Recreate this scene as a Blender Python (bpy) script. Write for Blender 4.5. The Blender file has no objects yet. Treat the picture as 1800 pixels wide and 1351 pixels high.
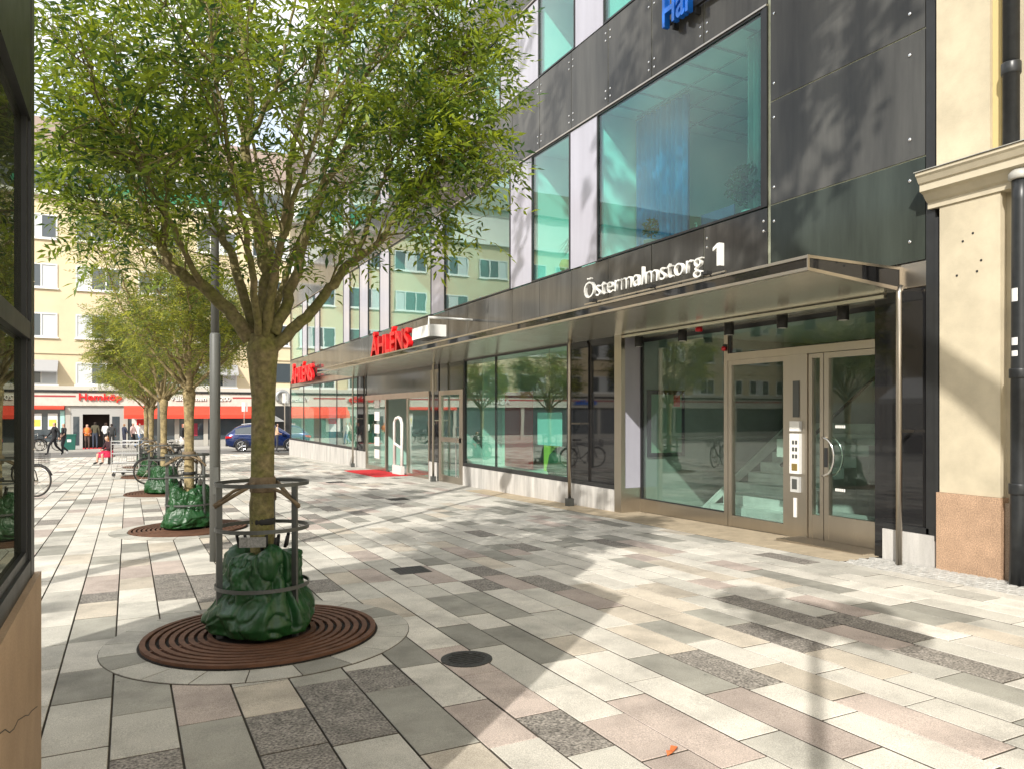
import bpy, bmesh, math, random
import numpy as np
from mathutils import Vector, Matrix, noise
R = math.radians
scn = bpy.context.scene
COL = scn.collection
random.seed(7)

# ------------------------------------------------------------------ camera
cd = bpy.data.cameras.new('camera'); cam = bpy.data.objects.new('camera', cd); COL.objects.link(cam)
cam.location = (0, 0, 1.6); cam.rotation_euler = (R(90), 0, R(-27.05))
cd.sensor_width = 36; cd.lens = 26.4; cd.shift_y = 0.028; cd.clip_end = 2000; cd.clip_start = 0.05
scn.camera = cam
scn.view_settings.view_transform = 'Standard'; scn.view_settings.look = 'None'
scn.view_settings.gamma = 1; scn.view_settings.exposure = 0.75
# ------------------------------------------------------------------ sky and sun
SUN_AZ, SUN_EL = 48.5, 35.0          # shadows point 48.5 degrees to the right of +Y
w = bpy.data.worlds.new('World'); scn.world = w; w.use_nodes = True
nt = w.node_tree; bg = nt.nodes['Background']
sky = nt.nodes.new('ShaderNodeTexSky'); sky.sky_type = 'NISHITA'; sky.sun_disc = False
sky.sun_elevation = R(SUN_EL); sky.sun_rotation = R(SUN_AZ + 180); sky.air_density = 1.2; sky.dust_density = 2.0
tcw = nt.nodes.new('ShaderNodeTexCoord'); cn = nt.nodes.new('ShaderNodeTexNoise'); cn.inputs['Scale'].default_value = 2.6
cn.inputs['Detail'].default_value = 7; cr = nt.nodes.new('ShaderNodeValToRGB')
cr.color_ramp.elements[0].position = .36; cr.color_ramp.elements[1].position = .56
mx = nt.nodes.new('ShaderNodeMix'); mx.data_type = 'RGBA'; mx.inputs[7].default_value = (8.7, 8.4, 7.9, 1)
nt.links.new(tcw.outputs['Generated'], cn.inputs['Vector']); nt.links.new(cn.outputs['Fac'], cr.inputs['Fac'])
nt.links.new(cr.outputs['Color'], mx.inputs[0]); nt.links.new(sky.outputs['Color'], mx.inputs[6])
nt.links.new(mx.outputs[2], bg.inputs['Color']); bg.inputs['Strength'].default_value = 0.14
sd = bpy.data.lights.new('sun', 'SUN'); sun = bpy.data.objects.new('sun', sd); COL.objects.link(sun)
sd.energy = 3.1; sd.angle = R(0.53); sd.color = (1, .955, .88)
_dir = Vector((math.sin(R(SUN_AZ)) * math.cos(R(SUN_EL)), math.cos(R(SUN_AZ)) * math.cos(R(SUN_EL)), -math.sin(R(SUN_EL))))
sun.rotation_euler = _dir.to_track_quat('-Z', 'Y').to_euler(); sun.location = (-20, -20, 30)
cyc = scn.cycles
cyc.max_bounces = 10; cyc.transparent_max_bounces = 16; cyc.glossy_bounces = 5; cyc.diffuse_bounces = 4
cyc.caustics_reflective = False; cyc.caustics_refractive = False; cyc.use_denoising = True; cyc.sample_clamp_indirect = 6

def gz(y): return -.016 * (y - 6)

# ------------------------------------------------------------------ materials
MATS = {}
def L(nt, a, b): nt.links.new(a, b)
def mat(name, col, rough=.6, metal=0., var=.0, vscale=3., spec=.5, bump=0., bscale=40., speck=0., sscale=150., tone=0., stain=0., col2=None, streak=False, coat=0.):
    """Principled surface whose colour is varied by object-space noise, a fine speckle and a per-face tone attribute."""
    if name in MATS: return MATS[name]
    m = bpy.data.materials.new(name); m.use_nodes = True; n = m.node_tree.nodes; l = m.node_tree
    p = n['Principled BSDF']; p.inputs['Roughness'].default_value = rough; p.inputs['Metallic'].default_value = metal
    p.inputs['Specular IOR Level'].default_value = spec
    if coat: p.inputs['Coat Weight'].default_value = coat; p.inputs['Coat Roughness'].default_value = .04
    p.inputs['Base Color'].default_value = (*col, 1)
    geo = n.new('ShaderNodeNewGeometry'); vec = geo.outputs['Position']
    if streak:
        mp = n.new('ShaderNodeMapping'); mp.inputs['Scale'].default_value = (1, 1, .12); L(l, vec, mp.inputs['Vector']); svec = mp.outputs['Vector']
    else: svec = vec
    cur = None
    if var or col2:
        t = n.new('ShaderNodeTexNoise'); t.inputs['Scale'].default_value = vscale; t.inputs['Detail'].default_value = 6; t.inputs['Roughness'].default_value = .62
        L(l, svec, t.inputs['Vector'])
        r = n.new('ShaderNodeMapRange'); r.inputs[1].default_value = .32; r.inputs[2].default_value = .68
        L(l, t.outputs['Fac'], r.inputs[0])
        mx = n.new('ShaderNodeMix'); mx.data_type = 'RGBA'
        c2 = col2 or tuple(c * (1 - var) for c in col); c1 = col if col2 else tuple(min(1, c * (1 + var * .5)) for c in col)
        mx.inputs[6].default_value = (*c1, 1); mx.inputs[7].default_value = (*c2, 1)
        L(l, r.outputs[0], mx.inputs[0]); cur = mx.outputs[2]
        rr = n.new('ShaderNodeMapRange'); rr.inputs[3].default_value = max(.02, rough - .08); rr.inputs[4].default_value = min(1, rough + .1)
        L(l, t.outputs['Fac'], rr.inputs[0]); L(l, rr.outputs[0], p.inputs['Roughness'])
    def mulval(sock, val):
        mm = n.new('ShaderNodeMix'); mm.data_type = 'RGBA'; mm.blend_type = 'MULTIPLY'; mm.inputs[0].default_value = 1
        if sock is None: mm.inputs[6].default_value = (*col, 1)
        else: L(l, sock, mm.inputs[6])
        L(l, val, mm.inputs[7]); return mm.outputs[2]
    if speck:
        t = n.new('ShaderNodeTexNoise'); t.inputs['Scale'].default_value = sscale; t.inputs['Detail'].default_value = 2
        L(l, vec, t.inputs['Vector'])
        r = n.new('ShaderNodeMapRange'); r.inputs[1].default_value = .3; r.inputs[2].default_value = .7
        r.inputs[3].default_value = 1 - speck; r.inputs[4].default_value = 1 + speck; L(l, t.outputs['Fac'], r.inputs[0])
        cur = mulval(cur, r.outputs[0])
    if stain:
        t = n.new('ShaderNodeTexNoise'); t.inputs['Scale'].default_value = 1.3; t.inputs['Detail'].default_value = 9; t.inputs['Roughness'].default_value = .68; L(l, vec, t.inputs['Vector'])
        r = n.new('ShaderNodeMapRange'); r.inputs[1].default_value = .5; r.inputs[2].default_value = .72; r.inputs[3].default_value = 1; r.inputs[4].default_value = 1 - stain; L(l, t.outputs['Fac'], r.inputs[0]); cur = mulval(cur, r.outputs[0])
        vo = n.new('ShaderNodeTexVoronoi'); vo.inputs['Scale'].default_value = 4.5; L(l, vec, vo.inputs['Vector']); sp = n.new('ShaderNodeSeparateColor'); L(l, vo.outputs['Color'], sp.inputs[0])
        c1 = n.new('ShaderNodeMath'); c1.operation = 'LESS_THAN'; c1.inputs[1].default_value = .055; L(l, vo.outputs['Distance'], c1.inputs[0]); c2_ = n.new('ShaderNodeMath'); c2_.operation = 'GREATER_THAN'; c2_.inputs[1].default_value = .7; L(l, sp.outputs[0], c2_.inputs[0])
        ml = n.new('ShaderNodeMath'); ml.operation = 'MULTIPLY'; L(l, c1.outputs[0], ml.inputs[0]); L(l, c2_.outputs[0], ml.inputs[1]); r = n.new('ShaderNodeMapRange'); r.inputs[3].default_value = 1; r.inputs[4].default_value = .62; L(l, ml.outputs[0], r.inputs[0]); cur = mulval(cur, r.outputs[0])
    if tone:
        a = n.new('ShaderNodeAttribute'); a.attribute_name = 'tone'
        r = n.new('ShaderNodeMapRange'); r.inputs[3].default_value = 1 - tone; r.inputs[4].default_value = 1 + tone
        L(l, a.outputs['Fac'], r.inputs[0]); cur = mulval(cur, r.outputs[0])
    if cur is not None: L(l, cur, p.inputs['Base Color'])
    if bump:
        t = n.new('ShaderNodeTexNoise'); t.inputs['Scale'].default_value = bscale; t.inputs['Detail'].default_value = 4
        L(l, vec, t.inputs['Vector']); b = n.new('ShaderNodeBump'); b.inputs['Strength'].default_value = bump; b.inputs['Distance'].default_value = .01
        L(l, t.outputs['Fac'], b.inputs['Height']); L(l, b.outputs['Normal'], p.inputs['Normal'])
    MATS[name] = m; return m

def glass(name, tint, r0=.06, dirt=.0, refl=(1, 1, 1), wavy=.0, pwr=3.3):
    """Thin tinted pane: transparent below, mirror-like by angle; works from both sides."""
    m = bpy.data.materials.new(name); m.use_nodes = True; n = m.node_tree.nodes; l = m.node_tree
    n.remove(n['Principled BSDF']); out = n['Material Output']
    geo = n.new('ShaderNodeNewGeometry'); dot = n.new('ShaderNodeVectorMath'); dot.operation = 'DOT_PRODUCT'
    L(l, geo.outputs['Normal'], dot.inputs[0]); L(l, geo.outputs['Incoming'], dot.inputs[1])
    ab = n.new('ShaderNodeMath'); ab.operation = 'ABSOLUTE'; L(l, dot.outputs['Value'], ab.inputs[0])
    s = n.new('ShaderNodeMath'); s.operation = 'SUBTRACT'; s.inputs[0].default_value = 1; s.use_clamp = True; L(l, ab.outputs[0], s.inputs[1])
    pw = n.new('ShaderNodeMath'); pw.operation = 'POWER'; pw.inputs[1].default_value = pwr; L(l, s.outputs[0], pw.inputs[0])
    ma = n.new('ShaderNodeMath'); ma.operation = 'MULTIPLY_ADD'; ma.inputs[1].default_value = 1 - r0; ma.inputs[2].default_value = r0; L(l, pw.outputs[0], ma.inputs[0])
    tr = n.new('ShaderNodeBsdfTransparent'); tr.inputs['Color'].default_value = (*tint, 1)
    gl = n.new('ShaderNodeBsdfGlossy'); gl.inputs['Roughness'].default_value = .0; gl.inputs['Color'].default_value = (*refl, 1)
    if wavy:
        t = n.new('ShaderNodeTexNoise'); t.inputs['Scale'].default_value = .9; L(l, geo.outputs['Position'], t.inputs['Vector'])
        b = n.new('ShaderNodeBump'); b.inputs['Strength'].default_value = wavy; b.inputs['Distance'].default_value = .02
        L(l, t.outputs['Fac'], b.inputs['Height']); L(l, b.outputs['Normal'], gl.inputs['Normal'])
    mx = n.new('ShaderNodeMixShader'); L(l, ma.outputs[0], mx.inputs[0]); L(l, tr.outputs[0], mx.inputs[1]); L(l, gl.outputs[0], mx.inputs[2])
    last = mx.outputs[0]
    if dirt:
        df = n.new('ShaderNodeBsdfDiffuse'); df.inputs['Color'].default_value = (.6, .6, .57, 1)
        t = n.new('ShaderNodeTexNoise'); t.inputs['Scale'].default_value = 2.2; t.inputs['Detail'].default_value = 8
        mp = n.new('ShaderNodeMapping'); mp.inputs['Scale'].default_value = (1, 1, .3); L(l, geo.outputs['Position'], mp.inputs['Vector']); L(l, mp.outputs[0], t.inputs['Vector'])
        r = n.new('ShaderNodeMapRange'); r.inputs[1].default_value = .35; r.inputs[2].default_value = .8; r.inputs[3].default_value = dirt * .3; r.inputs[4].default_value = dirt * 1.6
        L(l, t.outputs['Fac'], r.inputs[0]); m2 = n.new('ShaderNodeMixShader'); L(l, r.outputs[0], m2.inputs[0]); L(l, last, m2.inputs[1]); L(l, df.outputs[0], m2.inputs[2]); last = m2.outputs[0]
    L(l, last, out.inputs['Surface']); MATS[name] = m; return m

def leafmat(name, c, ct, tone=.35):
    m = bpy.data.materials.new(name); m.use_nodes = True; n = m.node_tree.nodes; l = m.node_tree
    p = n['Principled BSDF']; p.inputs['Roughness'].default_value = .45; p.inputs['Specular IOR Level'].default_value = .35
    tr = n.new('ShaderNodeBsdfTranslucent'); a = n.new('ShaderNodeAttribute'); a.attribute_name = 'tone'
    for cc, sock in ((c, p.inputs['Base Color']), (ct, tr.inputs['Color'])):
        mx = n.new('ShaderNodeMix'); mx.data_type = 'RGBA'
        mx.inputs[6].default_value = (cc[0] * (1 - tone * 1.3), cc[1] * (1 - tone), cc[2], 1); mx.inputs[7].default_value = (cc[0] * (1 + tone * 1.4), cc[1] * (1 + tone), cc[2] * 1.1, 1)
        L(l, a.outputs['Fac'], mx.inputs[0]); L(l, mx.outputs[2], sock)
    mx = n.new('ShaderNodeMixShader'); mx.inputs[0].default_value = .38
    L(l, p.outputs[0], mx.inputs[1]); L(l, tr.outputs[0], mx.inputs[2]); L(l, mx.outputs[0], n['Material Output'].inputs['Surface'])
    MATS[name] = m; return m

STONE = [mat('stone_white', (.58, .55, .485), .75, var=.18, vscale=2.6, speck=.3, sscale=190, tone=.12, stain=.22, bump=.25, bscale=120),
         mat('stone_light', (.475, .455, .40), .75, var=.2, vscale=2.6, speck=.3, sscale=190, tone=.14, stain=.22, bump=.25, bscale=120),
         mat('stone_grey', (.30, .29, .25), .75, var=.22, vscale=2.6, speck=.22, sscale=200, tone=.16, stain=.22, bump=.2, bscale=120),
         mat('stone_beige', (.50, .445, .365), .75, var=.2, vscale=2.6, speck=.3, sscale=190, tone=.10, stain=.22, bump=.25, bscale=120),
         mat('stone_pink', (.44, .37, .325), .75, var=.2, vscale=2.6, speck=.34, sscale=170, tone=.12, stain=.22, bump=.25, bscale=120),
         mat('stone_dark', (.225, .205, .18), .7, var=.3, vscale=9, speck=.75, sscale=75, tone=.15, bump=.3, bscale=100)]
M_joint = mat('joint_sand', (.085, .072, .055), .95, var=.2, vscale=20)
M_steel = mat('brushed_steel', (.52, .47, .40), .3, 1., var=.08, vscale=3, streak=True)
M_chrome = mat('chrome', (.8, .8, .8), .12, 1.)
M_soffit = mat('soffit_metal', (.74, .71, .58), .22, .7, var=.08, vscale=1.5)
M_blackframe = mat('black_frame', (.022, .023, .024), .4, var=.2, vscale=6)
M_darkglass = mat('dark_panel_glass', (.082, .080, .073), .06, var=.5, vscale=1.8, spec=.3, streak=True)
M_fascia = mat('black_fascia_glass', (.014, .014, .015), .03, spec=.5)
M_olive = mat('olive_panel_glass', (.05, .055, .035), .1, var=.2, vscale=2)
M_strip = mat('white_panel_glass', (.43, .425, .49), .12, var=.10, vscale=2.5, spec=.45, streak=True)
M_trim = mat('pale_joint_trim', (.55, .57, .42), .45, .3, var=.2, vscale=8)
M_marble = mat('marble_base', (.55, .53, .50), .55, var=.35, vscale=5, speck=.08, streak=True, bump=.1)
M_beige = mat('beige_plaster', (.57, .50, .365), .9, var=.2, vscale=1.7, bump=.15, bscale=60)
M_beige2 = mat('beige_plaster_far', (.66, .55, .37), .9, var=.08, vscale=.8)
M_granite = mat('orange_granite', (.44, .29, .19), .7, speck=.35, sscale=90, var=.2, vscale=4, bump=.3, bscale=90)
M_kioskstone = mat('kiosk_stone', (.40, .28, .185), .6, speck=.12, sscale=120, var=.15, vscale=3)
M_pipe = mat('black_pipe', (.018, .02, .022), .35, var=.4, vscale=12)
M_white = mat('white_paint', (.78, .77, .73), .5, var=.04)
M_inwall = mat('room_wall', (.82, .83, .80), .8)
M_inwalldim = mat('room_wall_dimmed', (.40, .42, .40), .8)
M_ceil = mat('ceiling_tile', (.82, .83, .80), .85)
M_lobby = mat('lobby_wall', (.42, .43, .40), .7, var=.1)
M_lobbyfloor = mat('lobby_marble', (.82, .83, .81), .3, var=.25, vscale=2.5)
M_floor = mat('shop_floor', (.45, .44, .42), .4)
M_red = mat('red_sign', (.80, .012, .015), .4)
M_redcloth = mat('red_awning', (.72, .06, .03), .8, var=.08)
M_redmat = mat('red_mat', (.55, .015, .02), .95, bump=.4, bscale=200)
M_blue = mat('blue_sign', (.01, .17, .75), .35)
M_postgrey = mat('grey_post', (.10, .105, .10), .45, .4, var=.1)
M_polegrey = mat('lamp_pole_paint', (.105, .108, .10), .5, .0, var=.08)
M_rust = mat('rusty_grate', (.135, .062, .034), .75, .2, var=.35, vscale=9, bump=.2)
M_soil = mat('dark_soil', (.02, .016, .012), 1., var=.3, vscale=20)
M_bag = mat('green_bag', (.009, .062, .014), .40, var=.3, vscale=7, bump=.3, bscale=40, spec=.5)
M_strap = mat('brown_strap', (.19, .14, .085), .85, var=.3, vscale=30)
M_black = mat('black_rubber', (.015, .015, .015), .6)
M_bark = mat('bark', (.215, .17, .09), .92, var=.5, vscale=7, bump=1., bscale=38, col2=(.14, .14, .035), speck=.35, sscale=30)
M_barksunlit = mat('bark_sunlit', (.30, .235, .12), .92, var=.5, vscale=8, bump=1., bscale=38, speck=.3, sscale=30)
M_iron = mat('cast_iron', (.055, .055, .052), .6, .5, var=.25, vscale=30, bump=.6, bscale=60)
M_asphalt = mat('asphalt', (.16, .155, .145), .9, var=.15, vscale=1.5, speck=.2, sscale=60)
M_conc = mat('concrete', (.40, .385, .35), .85, var=.12, vscale=1.2)
M_ramp = mat('worn_sandstone', (.44, .36, .25), .85, var=.2, vscale=5, speck=.1, bump=.2)
M_sett = mat('sett_granite', (.42, .41, .38), .8, var=.25, vscale=9, speck=.15)
M_glassup = glass('upper_glass', (.63, .93, .885), .018, .006, wavy=.05, pwr=3.0)
M_glassshop = glass('shop_glass', (.74, .95, .89), .08, .01, wavy=.04)
M_glassdoor = glass('door_glass', (.78, .88, .84), .06, .01)
M_glassclear = glass('kiosk_glass', (.75, .8, .75), .05, .03, refl=(.35, .37, .31))
M_glassfar = mat('far_window_glass', (.06, .075, .085), .05, spec=.9)
M_wingrey = mat('far_blind', (.55, .57, .58), .7)
M_curtain = mat('blue_curtain', (.06, .26, .60), .85)
M_sheer = glass('sheer_curtain', (.75, .8, .8), .02, .55)
M_skin = mat('skin', (.55, .33, .24), .6)
leafmat('ash_leaf', (.12, .185, .026), (.32, .42, .035), .6)
leafmat('ash_leaf_pale', (.19, .225, .04), (.42, .46, .07), .5)
leafmat('house_leaf', (.02, .08, .03), (.05, .16, .05))
def cloth(c, nm): return mat('cloth_' + nm, c, .9)

# ------------------------------------------------------------------ mesh helpers
class MB:
    def __init__(s): s.v = []; s.f = []; s.m = []
    def poly(s, pts, mi=0):
        b = len(s.v); s.v += [tuple(p) for p in pts]; s.f.append(tuple(range(b, b + len(pts)))); s.m.append(mi); return s
    def box(s, x0, y0, z0, x1, y1, z1, mi=0):
        if x0 > x1: x0, x1 = x1, x0
        if y0 > y1: y0, y1 = y1, y0
        if z0 > z1: z0, z1 = z1, z0
        b = len(s.v)
        s.v += [(x0, y0, z0), (x1, y0, z0), (x1, y1, z0), (x0, y1, z0), (x0, y0, z1), (x1, y0, z1), (x1, y1, z1), (x0, y1, z1)]
        for q in ((0, 3, 2, 1), (4, 5, 6, 7), (0, 1, 5, 4), (1, 2, 6, 5), (2, 3, 7, 6), (3, 0, 4, 7)): s.f.append(tuple(b + i for i in q)); s.m.append(mi)
        return s
    def prism(s, pts, ax, a0, a1, mi=0):
        """closed 2-D outline extruded along axis ax ('x','y','z')"""
        def P(u, v, a): return {'x': (a, u, v), 'y': (u, a, v), 'z': (u, v, a)}[ax]
        n = len(pts); b = len(s.v); s.v += [P(u, v, a0) for u, v in pts] + [P(u, v, a1) for u, v in pts]
        s.f.append(tuple(b + i for i in reversed(range(n)))); s.f.append(tuple(b + n + i for i in range(n))); s.m += [mi, mi]
        for i in range(n): j = (i + 1) % n; s.f.append((b + i, b + j, b + n + j, b + n + i)); s.m.append(mi)
        return s
    def tube(s, pts, rad, n=8, mi=0, closed=False, caps=True):
        pts = [Vector(p) for p in pts]; k = len(pts); b = len(s.v)
        if not hasattr(rad, '__len__'): rad = [rad] * k
        up = None
        for i, p in enumerate(pts):
            a = pts[(i - 1) % k] if (closed or i > 0) else p; c = pts[(i + 1) % k] if (closed or i < k - 1) else p
            t = (c - a); t = t.normalized() if t.length > 1e-9 else Vector((0, 0, 1))
            if up is None: up = t.orthogonal().normalized()
            up = up - t * up.dot(t); up = up.normalized() if up.length > 1e-6 else t.orthogonal().normalized()
            sd = t.cross(up)
            for j in range(n):
                an = 2 * math.pi * j / n; s.v.append(tuple(p + (up * math.cos(an) + sd * math.sin(an)) * rad[i]))
        for i in range(k if closed else k - 1):
            i2 = (i + 1) % k
            for j in range(n):
                j2 = (j + 1) % n; s.f.append((b + i * n + j, b + i * n + j2, b + i2 * n + j2, b + i2 * n + j)); s.m.append(mi)
        if caps and not closed:
            s.f.append(tuple(b + j for j in reversed(range(n)))); s.f.append(tuple(b + (k - 1) * n + j for j in range(n))); s.m += [mi, mi]
        return s
    def lathe(s, prof, cx, cy, n=24, mi=0):
        b = len(s.v); k = len(prof)
        for r, z in prof:
            for j in range(n): an = 2 * math.pi * j / n; s.v.append((cx + r * math.cos(an), cy + r * math.sin(an), z))
        for i in range(k - 1):
            for j in range(n): j2 = (j + 1) % n; s.f.append((b + i * n + j, b + i * n + j2, b + (i + 1) * n + j2, b + (i + 1) * n + j)); s.m.append(mi)
        if prof[0][0] > 1e-6: s.f.append(tuple(b + j for j in reversed(range(n)))); s.m.append(mi)
        if prof[-1][0] > 1e-6: s.f.append(tuple(b + (k - 1) * n + j for j in range(n))); s.m.append(mi)
        return s
    def ringflat(s, cx, cy, r0, r1, z0, z1, n=40, a0=0, a1=2 * math.pi, mi=0, zf=None):
        """annulus (or a sector of one) with rectangular section"""
        full = abs(a1 - a0 - 2 * math.pi) < 1e-6; b = len(s.v); cnt = n if full else n + 1
        for i in range(cnt):
            a = a0 + (a1 - a0) * i / n; c, q = math.cos(a), math.sin(a)
            for r, z in ((r0, z0), (r1, z0), (r1, z1), (r0, z1)):
                y = cy + r * q; s.v.append((cx + r * c, y, z + (zf(y) if zf else 0)))
        for i in range(n):
            i2 = (i + 1) % cnt
            for e in range(4): e2 = (e + 1) % 4; s.f.append((b + i * 4 + e, b + i2 * 4 + e, b + i2 * 4 + e2, b + i * 4 + e2)); s.m.append(mi)
        if not full: s.f.append((b, b + 1, b + 2, b + 3)); e = b + n * 4; s.f.append((e + 3, e + 2, e + 1, e)); s.m += [mi, mi]
        return s
    def mesh(s, name, mats, smooth=False):
        me = bpy.data.meshes.new(name); me.from_pydata(s.v, [], s.f)
        for m in (mats if isinstance(mats, (list, tuple)) else [mats]): me.materials.append(m)
        if any(s.m): me.polygons.foreach_set('material_index', s.m)
        if smooth: me.polygons.foreach_set('use_smooth', [True] * len(s.f))
        bm = bmesh.new(); bm.from_mesh(me); bmesh.ops.recalc_face_normals(bm, faces=bm.faces); bm.to_mesh(me); bm.free()
        return me
def link(name, me, parent=None):
    o = bpy.data.objects.new(name, me); COL.objects.link(o)
    if parent is not None:
        o.parent = parent
        if parent.type == 'EMPTY': o.location = -Vector(parent.location)
    return o
def part(name, mb, mats, parent=None, smooth=False): return link(name, mb.mesh(name, mats, smooth), parent)
def tag(o, label, cat, group=None):
    o['label'] = label; o['category'] = cat
    if group: o['group'] = group
    return o
def thing(name, label, cat, loc=(0, 0, 0), group=None):
    o = bpy.data.objects.new(name, None); COL.objects.link(o); o.location = loc; o.empty_display_size = .2
    return tag(o, label, cat, group)
def struct(name, mb, mats, smooth=False):
    o = part(name, mb, mats, None, smooth); o['kind'] = 'structure'; return o
def kids(o): return [c for c in bpy.data.objects if c.parent == o]
def copy_tree(o, parent=None):
    c = o.copy(); COL.objects.link(c); c.parent = parent
    for k in list(o.children): copy_tree(k, c)
    return c
def text_meshes(s, size, depth, sx=1.0, space=1.0, bold=0.0):
    """one mesh per letter, in the plane x (along) / z (up), depth in y"""
    def raw(t):
        cu = bpy.data.curves.new('t', 'FONT'); cu.body = t; cu.size = size; cu.extrude = depth / 2; cu.space_character = space; cu.offset = bold * size; cu.resolution_u = 3
        ob = bpy.data.objects.new('t', cu); COL.objects.link(ob); dg = bpy.context.evaluated_depsgraph_get()
        me = bpy.data.meshes.new_from_object(ob.evaluated_get(dg)); bpy.data.objects.remove(ob); bpy.data.curves.remove(cu); return me
    out = []
    for i, ch in enumerate(s):
        if ch == ' ': continue
        g = raw(ch); gm = max(v.co.x for v in g.vertices); pm = raw(s[:i + 1]); px = max(v.co.x for v in pm.vertices); bpy.data.meshes.remove(pm)
        for v in g.vertices: v.co = ((v.co.x + px - gm) * sx, v.co.z, v.co.y)
        out.append(g)
    return out
def sign_letters(root, s, size, depth, mtx, m, sx=1.0, side=None, bold=0):
    for g in text_meshes(s, size, depth, sx):
        g.transform(mtx); g.materials.clear(); g.materials.append(m); g.name = 'letter'
        link('letter', g, root)

# ================================================================== GROUND
mb = MB(); mb.poly([(-90, -60, gz(-60) - .014), (70, -60, gz(-60) - .014), (70, 160, gz(160) - .014), (-90, 160, gz(160) - .014)])
struct('ground', mb, M_joint)
mb = MB(); mb.poly([(-90, 43.7, gz(43.7) + .004), (70, 43.7, gz(43.7) + .004), (70, 52.5, gz(52.5) + .004), (-90, 52.5, gz(52.5) + .004)])
struct('road', mb, M_asphalt)
mb = MB(); mb.prism([(52.5, gz(52.5) - .1), (57.98, gz(58) - .1), (57.98, gz(58) + .1), (52.5, gz(52.5) + .1)], 'x', -60, 60); struct('far_pavement', mb, M_conc)
pavement = thing('pavement', 'mixed', 'x'); del pavement['label']; del pavement['category']; pavement['kind'] = 'structure'
S_, C_ = math.sin(R(27.05)), math.cos(R(27.05))
def cam_xy(x, y): r = x * C_ - y * S_; wv = x * S_ + y * C_; return r, wv
rng = random.Random(21)
xs = [-5.48 + .30 * i for i in range(20)]                       # rows .30 wide on the left: joints at -.38, -.08, .22, .52
xs = [x for x in xs if x < .3] + [.53, .85, 1.18, 1.49]
while xs[-1] < 6.75: xs.append(xs[-1] + .27)
xs[-1] = 6.83
hints = [(-.0, 3.4, 5), (.7, 3.95, 5), (.98, 4.05, 5), (.85, 3.5, 5), (.4, 4.5, 4), (1.63, 3.4, 4), (1.93, 3.55, 4), (2.0, 3.05, 5), (2.25, 2.85, 4), (2.5, 2.75, 4), (2.7, 2.4, 1), (2.6, 3.0, 0), (2.25, 3.4, 0),
         (3.15, 3.3, 5), (2.95, 2.7, 4), (3.4, 2.6, 4), (4.8, 4.0, 5), (4.6, 2.6, 5), (3.3, 7.0, 5), (3.1, 6.6, 5), (3.6, 6.2, 5), (2.2, 5.0, 2), (2.4, 5.6, 2), (2.7, 5.2, 2), (2.5, 4.3, 2),
         (2.0, 5.0, 4), (1.35, 4.0, 2), (1.65, 4.2, 0), (1.1, 4.6, 2), (.4, 4.0, 2), (.1, 4.4, 1), (-.2, 5.2, 2), (-.2, 4.4, 1), (-.2, 3.6, 1), (.1, 6.9, 1), (.4, 7.9, 5), (.4, 7.3, 5), (.1, 8.6, 4), (.7, 8.1, 5), (-.2, 8.0, 4),
         (1.9, 5.5, 0), (2.2, 4.2, 1), (5.2, 5.6, 3), (5.2, 4.2, 4), (5.8, 4.6, 2), (3.9, 4.8, 3), (5.6, 6.9, 4), (5.3, 7.2, 3), (3.4, 5.4, 4), (4.4, 3.4, 1), (3.7, 3.1, 0), (4.1, 3.5, 3), (1.9, 6.4, 1), (2.2, 6.3, 0), (.95, 3.0, 1)]
pv = []
for i in range(len(xs) - 1):
    y = -1.5 - rng.random() * .8
    while y < 43.6:
        l = rng.choice((.42, .5, .58, .6, .72, .72, .8, .9)); y1 = min(y + l, 43.66)
        k = rng.choices((0, 1, 2, 3, 4, 5), (42, 25, 14, 8, 6, 5))[0]
        if y1 - y > .1:
            for hx, hy, hk in hints:
                if xs[i] <= hx < xs[i + 1] and y <= hy < y1: k = hk
            pv.append((xs[i], xs[i + 1], y, y1, k, rng.random(), rng.uniform(-.0022, .0022)))
        y = y1
def vis(p):
    cx, cy = (p[0] + p[1]) / 2, (p[2] + p[3]) / 2; r, d = cam_xy(cx, cy)
    return d if d > 2.6 and -.66 < r / d < .72 else 1e6
pv.sort(key=vis)
def paver_geo(mb, p, mi, si=1):
    g = .005; x0, x1, y0, y1 = p[0] + g, p[1] - g, p[2] + g, p[3] - g; dz = p[6]; b = .003; k = len(mb.f)
    lo = [(x0, y0), (x1, y0), (x1, y1), (x0, y1)]; hi = [(x0 + b, y0 + b), (x1 - b, y0 + b), (x1 - b, y1 - b), (x0 + b, y1 - b)]
    n = len(mb.v); mb.v += [(x, y, gz(y) - .03) for x, y in lo] + [(x, y, gz(y) + dz - .003) for x, y in lo] + [(x, y, gz(y) + dz) for x, y in hi]
    for i in range(4):
        j = (i + 1) % 4; mb.f.append((n + i, n + j, n + 4 + j, n + 4 + i)); mb.f.append((n + 4 + i, n + 4 + j, n + 8 + j, n + 8 + i))
    mb.f.append((n + 8, n + 9, n + 10, n + 11)); mb.m += [si, mi] * 4 + [mi]
    return len(mb.f) - k
def settone(me, vals):
    a = me.attributes.new('tone', 'FLOAT', 'FACE'); a.data.foreach_set('value', vals)
for p in pv[:300]:
    mb = MB(); n = paver_geo(mb, p, 0); me = mb.mesh('paver', [STONE[p[4]], M_joint]); settone(me, [p[5]] * n); link('paver', me, pavement)
mb = MB(); tn = []
for p in pv[300:]: tn += [p[5]] * paver_geo(mb, p, p[4], 6)
me = mb.mesh('distant_pavers', STONE + [M_joint]); settone(me, tn); o = link('distant_pavers', me, pavement); o['kind'] = 'stuff'
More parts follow.
